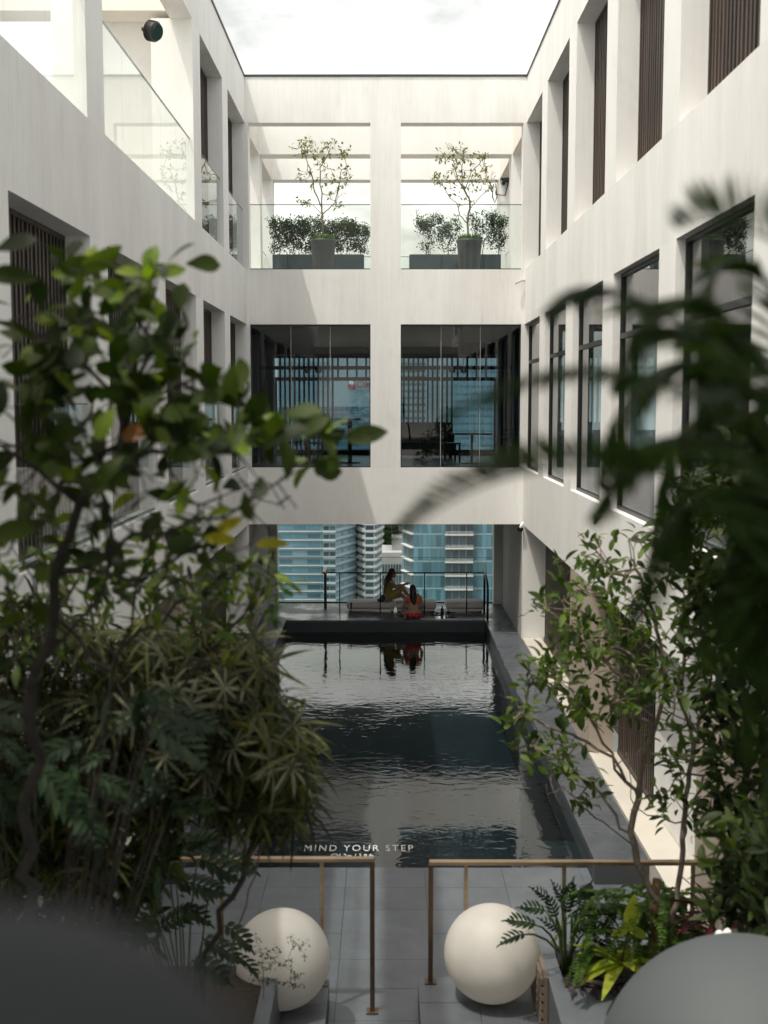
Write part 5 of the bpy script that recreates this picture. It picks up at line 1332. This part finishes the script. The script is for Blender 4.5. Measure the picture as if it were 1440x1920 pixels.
frond([(1500, 820, 0), (1400, 640, .1), (1310, 560, .1), (1210, 600, .1), (1150, 720, .1)], .15, 46, 2.3, .0, .55, .018)
frond([(1520, 850, 0), (1460, 700, .2), (1390, 640, .2), (1330, 700, .2), (1290, 860, .2)], .16, 46, 2.3, .0, .6, .020)
frond([(1540, 900, 0), (1450, 900, .2), (1390, 980, .2), (1350, 1120, .2)], .16, 44, 2.3, .0, .6, .020)
frond([(1560, 950, 0), (1520, 780, .2), (1450, 740, .2), (1400, 850, .2), (1390, 1050, .2)], .16, 46, 2.4, .0, .6, .020)
frond([(1480, 1100, 0), (1440, 1150, .2), (1400, 1260, .2), (1390, 1420, .2)], .15, 40, 2.4, .0, .6, .018)
frond([(1460, 800, .1), (1350, 690, .2), (1240, 690, .2), (1150, 790, .2), (1120, 900, .2)], .15, 46, 2.4, .0, .6, .018)
frond([(1470, 870, .2), (1400, 780, .3), (1310, 790, .3), (1240, 900, .3), (1220, 1020, .3)], .15, 46, 2.6, .0, .6, .020)
frond([(1500, 760, .2), (1450, 560, .3), (1400, 500, .3), (1340, 520, .3), (1270, 640, .3)], .15, 44, 2.6, .1, .5, .018)

frond([(1520, 1000, 0), (1470, 980, .2), (1430, 1080, .25), (1420, 1300, .25)], .16, 40, 2.4, .0, .6, .020)
frond([(1560, 1150, 0), (1500, 1180, .2), (1450, 1300, .25), (1430, 1560, .25)], .16, 40, 2.4, .0, .6, .020)
frond([(1500, 1060, 0), (1420, 1040, .2), (1340, 1100, .25), (1300, 1260, .25)], .15, 40, 2.4, .0, .6, .018)
# ------------------------------------------------------------------ right: small tree and dense shade shrubs in the planter
R = random.Random(14)
t = thing('small_tree', 'small bare stemmed tree with light leaves leaning over the right side of the pool', 'tree', (2.35, 9.35, .37))
s = Skel(); YT = 9.2
TP = lambda l, Y=YT, dy=.15: [at(x, y, Y + R.uniform(-dy, dy)) for x, y in l]
s.limb([Vector((2.35, 9.35, .36)), at(1250, 1720, 9.3), at(1195, 1620, 9.25), at(1182, 1560, 9.2), at(1200, 1460, 9.2), at(1222, 1380, 9.2), at(1250, 1290, 9.2)], .12, .015)
for l in ([(1195, 1480), (1150, 1420), (1100, 1390), (1050, 1370), (1000, 1345), (962, 1350)], [(1195, 1470), (1120, 1370), (1060, 1300), (1000, 1265), (958, 1262)], [(1222, 1380), (1170, 1280), (1110, 1200), (1060, 1140)], [(1250, 1290), (1230, 1180), (1200, 1080), (1180, 1010)], [(1185, 1570), (1110, 1470), (1060, 1440), (1045, 1400)],
          [(1270, 1780), (1275, 1640), (1285, 1520), (1300, 1400), (1330, 1290), (1350, 1180)], [(1285, 1520), (1340, 1440), (1400, 1380)], [(1300, 1400), (1270, 1300), (1290, 1180), (1280, 1060)], [(1190, 1600), (1130, 1540), (1080, 1500)], [(1275, 1650), (1350, 1720), (1420, 1800)]):
    s.limb(TP(l), .1, .015)
tg = []
for c in ((1000, 1262, 50, 22, 16), (965, 1340, 28, 22, 10), (1075, 1220, 70, 60, 30), (1130, 1150, 90, 70, 36), (1060, 1420, 45, 30, 14), (1160, 1290, 110, 70, 34), (1250, 1200, 110, 110, 44), (1340, 1150, 90, 110, 34), (1200, 1040, 110, 50, 26), (1350, 1330, 80, 90, 24), (1090, 1330, 60, 30, 14), (1230, 1400, 80, 50, 12), (1010, 1130, 30, 14, 5), (1400, 1000, 60, 60, 14), (1120, 1490, 50, 26, 6), (1300, 1480, 90, 80, 20), (1340, 1220, 100, 140, 24), (1000, 1400, 40, 20, 6), (1100, 1080, 60, 40, 12)): tg += ellp(*c, YT - .7, YT + .6)
tips = s.reach(tg, .1, .02, .1)
s.reach(ellp(1120, 1430, 110, 120, 40, YT - .5, YT + .5) + ellp(1240, 1300, 120, 150, 40, YT - .5, YT + .5), .09, .02, .1)
obj('trunk', s.mesh('trunk', M['bark2'], .0042, .055, .40, 7), t)
LT = [mk(leaf_shape(.12, .052, .14, .25, 4), 'leaf', M['leaf_tree']), mk(leaf_shape(.10, .045, .1, .4, 4), 'leaf', M['leaf_tree']), mk(leaf_shape(.135, .055, .2, .2, 4, 'lance'), 'leaf', M['leaf_tree'])]
k = 0; f = MB()
for i in tips:
    d = s.direction(i)
    for _ in range(R.choice((3, 4, 5, 6))):
        mt = frame(s.p[i] + rv(.045), d * .5 + rv(.6) + UP * .1, UP + rv(.45), R.uniform(.75, 1.1))
        if k < 290 and R.random() < .4: obj('leaf', R.choice(LT), t, mt); k += 1
        else: f.add(*leaf_shape(.11, .05, .14, .3, 4), mt)
stuff(f.build('foliage', M['leaf_tree'], t, True))
# dense dark shrub at the right edge
def shade_shrub(label, base, poly, n, per, Y0, Y1, lw, m, limbs=()):
    t = thing('shade_shrub', label, 'shrub', base, 'dark dense shrubs in the planters'); s = Skel(); b = Vector(base); s.limb([b, b + Vector((0, 0, .6))], .15)
    for l in limbs: s.limb([at(*p) for p in l], .14, .02)
    tips = s.reach([at(*p) for p in spread(poly, n, Y0, Y1)], .14, .02, .05)
    obj('trunk', s.mesh('trunk', M['bark'], .0045, .05, .4, 6), t); me = [mk(leaf_shape(lw[0] * k, lw[1], .14, .3, 4), 'leaf', M[m]) for k in (.8, 1, 1.2)]
    f = MB(); c = 0
    for i in tips:
        for q in range(per):
            mt = frame(s.p[i] + rv(.07), s.direction(i) * .4 + rv(.7), UP + rv(.5), R.uniform(.8, 1.2))
            if c < 240 and q == 0: obj('leaf', R.choice(me), t, mt); c += 1
            else: f.add(*leaf_shape(lw[0], lw[1], .14, .3, 4), mt)
    stuff(f.build('foliage', M[m], t, True))
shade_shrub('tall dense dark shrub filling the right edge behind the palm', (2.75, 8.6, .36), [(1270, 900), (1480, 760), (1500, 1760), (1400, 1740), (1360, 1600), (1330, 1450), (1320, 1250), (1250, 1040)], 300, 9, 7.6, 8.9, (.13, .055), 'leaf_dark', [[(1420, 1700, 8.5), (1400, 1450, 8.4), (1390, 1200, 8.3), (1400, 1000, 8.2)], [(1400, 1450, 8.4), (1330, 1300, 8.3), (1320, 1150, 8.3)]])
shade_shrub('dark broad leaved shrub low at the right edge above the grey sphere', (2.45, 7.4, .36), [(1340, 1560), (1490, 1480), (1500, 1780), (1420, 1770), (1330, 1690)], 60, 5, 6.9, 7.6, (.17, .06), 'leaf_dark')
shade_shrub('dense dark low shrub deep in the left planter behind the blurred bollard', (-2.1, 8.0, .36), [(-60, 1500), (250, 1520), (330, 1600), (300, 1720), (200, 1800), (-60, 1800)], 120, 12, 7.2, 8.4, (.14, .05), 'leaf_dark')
# foreground-side plants of the right planter
R = random.Random(15)
PX_ = [lobed(.20, .10, 7, M['leaf_philo'], .5), lobed(.17, .09, 6, M['leaf_philo'], .7), lobed(.22, .10, 8, M['leaf_philo'], .35)]
L_ = [(x, y, 9.6 + R.uniform(-.25, .25), dx, dz, R.choice(PX_), sc) for (x, y, dx, dz, sc) in ((985, 1752, -1, .15, 1.1), (1005, 1735, -.8, .35, 1.1), (1022, 1708, -.7, .4, 1.05), (1042, 1720, -.25, .9, .9), (1060, 1712, .15, 1, 1.1), (1072, 1718, .7, .5, 1.0), (1095, 1715, .8, .4, 1.0), (1030, 1690, -.4, .7, .9), (1052, 1690, -.1, 1, .8), (1085, 1700, .4, .8, .9), (1110, 1740, 1, .1, 1.), (1048, 1745, -.4, .6, .9), (1080, 1745, .5, .3, .9), (1120, 1765, .9, -.2, .9), (1100, 1790, .9, -.2, .9), (1130, 1790, .8, -.1, .9))]
philodendron('lobed philodendron on long green stalks leaning over the right planter rim towards the white sphere', (1.58, 9.75, .375), L_, rr=.012)
t = thing('fern', 'mass of bright green drooping ferns behind the philodendron in the right planter', 'fern', (2.0, 9.7, .36))
def fern_frond(ln, droop):
    b = MB(); n = 22; pts = [Vector((0, ln * i / n * (1 - .25 * i / n), ln * (.35 * i / n - droop * (i / n) ** 2))) for i in range(n + 1)]
    b.tube(pts, .003, 4)
    for i in range(2, n + 1):
        for sx in (-1, 1): b.add(*leaf_shape(.058 * (1 - .4 * i / n), .034, .05, .2, 2), frame(pts[i], Vector((sx, .25, R.uniform(-.3, .1))), UP + rv(.2)))
    return b.mesh('frond', M['leaf_fern'], True)
FF = [fern_frond(.5, .75), fern_frond(.6, .95), fern_frond(.45, .6), fern_frond(.55, 1.2)]
for _ in range(240):
    x, y = R.uniform(1100, 1300), R.uniform(1670, 1800)
    if y < 1700 and x < 1125: continue
    if 1115 < x < 1215 and y > 1715: continue
    p = at(x, y, R.uniform(9.2, 9.95)); p.z = max(p.z, .4); a = R.uniform(0, 6.283); obj('frond', R.choice(FF), t, frame(p, (math.cos(a), math.sin(a) - .5, R.uniform(-.1, .3)), UP, R.uniform(.6, 1.05)))
t = thing('bird_nest_plant', 'yellow green rosette of broad curled leaves in the right planter', 'plant', (0, 0, 0)); c = at(1165, 1810, 9.25); c.z = max(c.z, .42); t.location = c; PW[t.name] = Matrix.Translation(c)
for k in range(13):
    a = 2 * math.pi * k / 13 + R.uniform(-.2, .2); me = mk(leaf_shape(R.uniform(.24, .34), R.uniform(.10, .13), .12, R.uniform(.7, 1.4), 9, 'oval'), 'leaf', M['leaf_nest'])
    obj('leaf', me, t, frame(c, (math.cos(a), math.sin(a), R.uniform(.7, 1.6)), UP + Vector((-math.cos(a), -math.sin(a), 0)) * .6))
c2 = at(1178, 1740, 9.2)
MB().tube([c, c.lerp(c2, .5), c2], [.012, .01, .008], 6).build('stalk', M['stem'], t, True)
for a, sc in ((80, 1.1), (200, .6), (-20, .7)):
    obj('leaf', mk(leaf_shape(.24, .12, .15, .4, 7), 'leaf', M['leaf_nest']), t, frame(c2, (math.cos(rad(a)), -.3, math.sin(rad(a))), TOCAM + rv(.2), sc))
t = thing('purple_plant', 'small purple leaved ground plant at the rim of the right planter', 'plant', (1.72, 9.45, .45))
for _ in range(60):
    p = at(R.uniform(1060, 1150), R.uniform(1835, 1868), 9.5); p.z = .46 + R.uniform(0, .05); p.y = R.uniform(9.25, 9.6); a = R.uniform(0, 6.283)
    obj('leaf', mk(leaf_shape(R.uniform(.07, .12), .03, .15, .4, 4, 'lance'), 'leaf', M['leaf_purple']), t, frame(p, (math.cos(a), math.sin(a) - .3, R.uniform(-.1, .5)), UP + rv(.3)))
t = thing('cordyline', 'dark red strap leaved plant behind the tree stems on the right', 'plant', (2.62, 9.3, .36)); c = at(1340, 1740, 9.2)
MB().tube([(2.62, 9.3, .36), c], [.02, .014], 6).build('stem', M['bark3'], t, True)
for k in range(26):
    a = R.uniform(0, 6.283); obj('leaf', mk(leaf_shape(R.uniform(.25, .42), .045, .2, R.uniform(.3, .9), 5, 'lance'), 'leaf', M['leaf_red']), t, frame(c + UP * R.uniform(-.12, .12), (math.cos(a), math.sin(a), R.uniform(.1, 1.3)), UP + rv(.2)))
t = thing('trunk_stump', 'upright brown bare trunk standing among the ferns', 'trunk', (2.1, 9.3, .36))
MB().tube([at(1228, 1830, 9.3), at(1229, 1760, 9.3), at(1226, 1700, 9.3), at(1232, 1648, 9.32)], [.052, .043, .04, .036], 10).build('stem', M['bark3'], t, True)
t = thing('fallen_branch', 'short bare branch lying on the rim of the right planter', 'branch', at(1135, 1848, 9.4))
a, c = at(1075, 1846, 9.45), at(1160, 1850, 9.3); a.z = c.z = .475
MB().tube([a, a.lerp(c, .4) + UP * .02, c], [.018, .022, .017], 8).build('wood', M['bark2'], t, True)
for k, (px, py, r) in enumerate(((1349, 1757, .032), (1364, 1752, .028), (1386, 1769, .018), (1410, 1770, .024), (1437, 1773, .022))):
    p = at(px, py, 6.85); lab = ['white rounded blob behind the grey sphere, the biggest', 'white blob close right of the biggest one', 'tiny white blob, the smallest, behind the top of the grey sphere', 'white blob, fourth from the left behind the grey sphere', 'white blob at the picture edge behind the grey sphere'][k]
    q = thing('white_blob', lab, 'light', (p.x, 6.85, .76), 'white rounded blobs behind the grey sphere')
    MB().ell(p, (r, r, r * 1.35), 14, 10).build('shade', M['white_shine'], q, True)  # unidentified white blobs; the shade and spike forms are guessed
    MB().tube([(p.x, 6.85, .76), (p.x, 6.85, p.z - r)], .008, 6).build('spike', M['metal'], q)
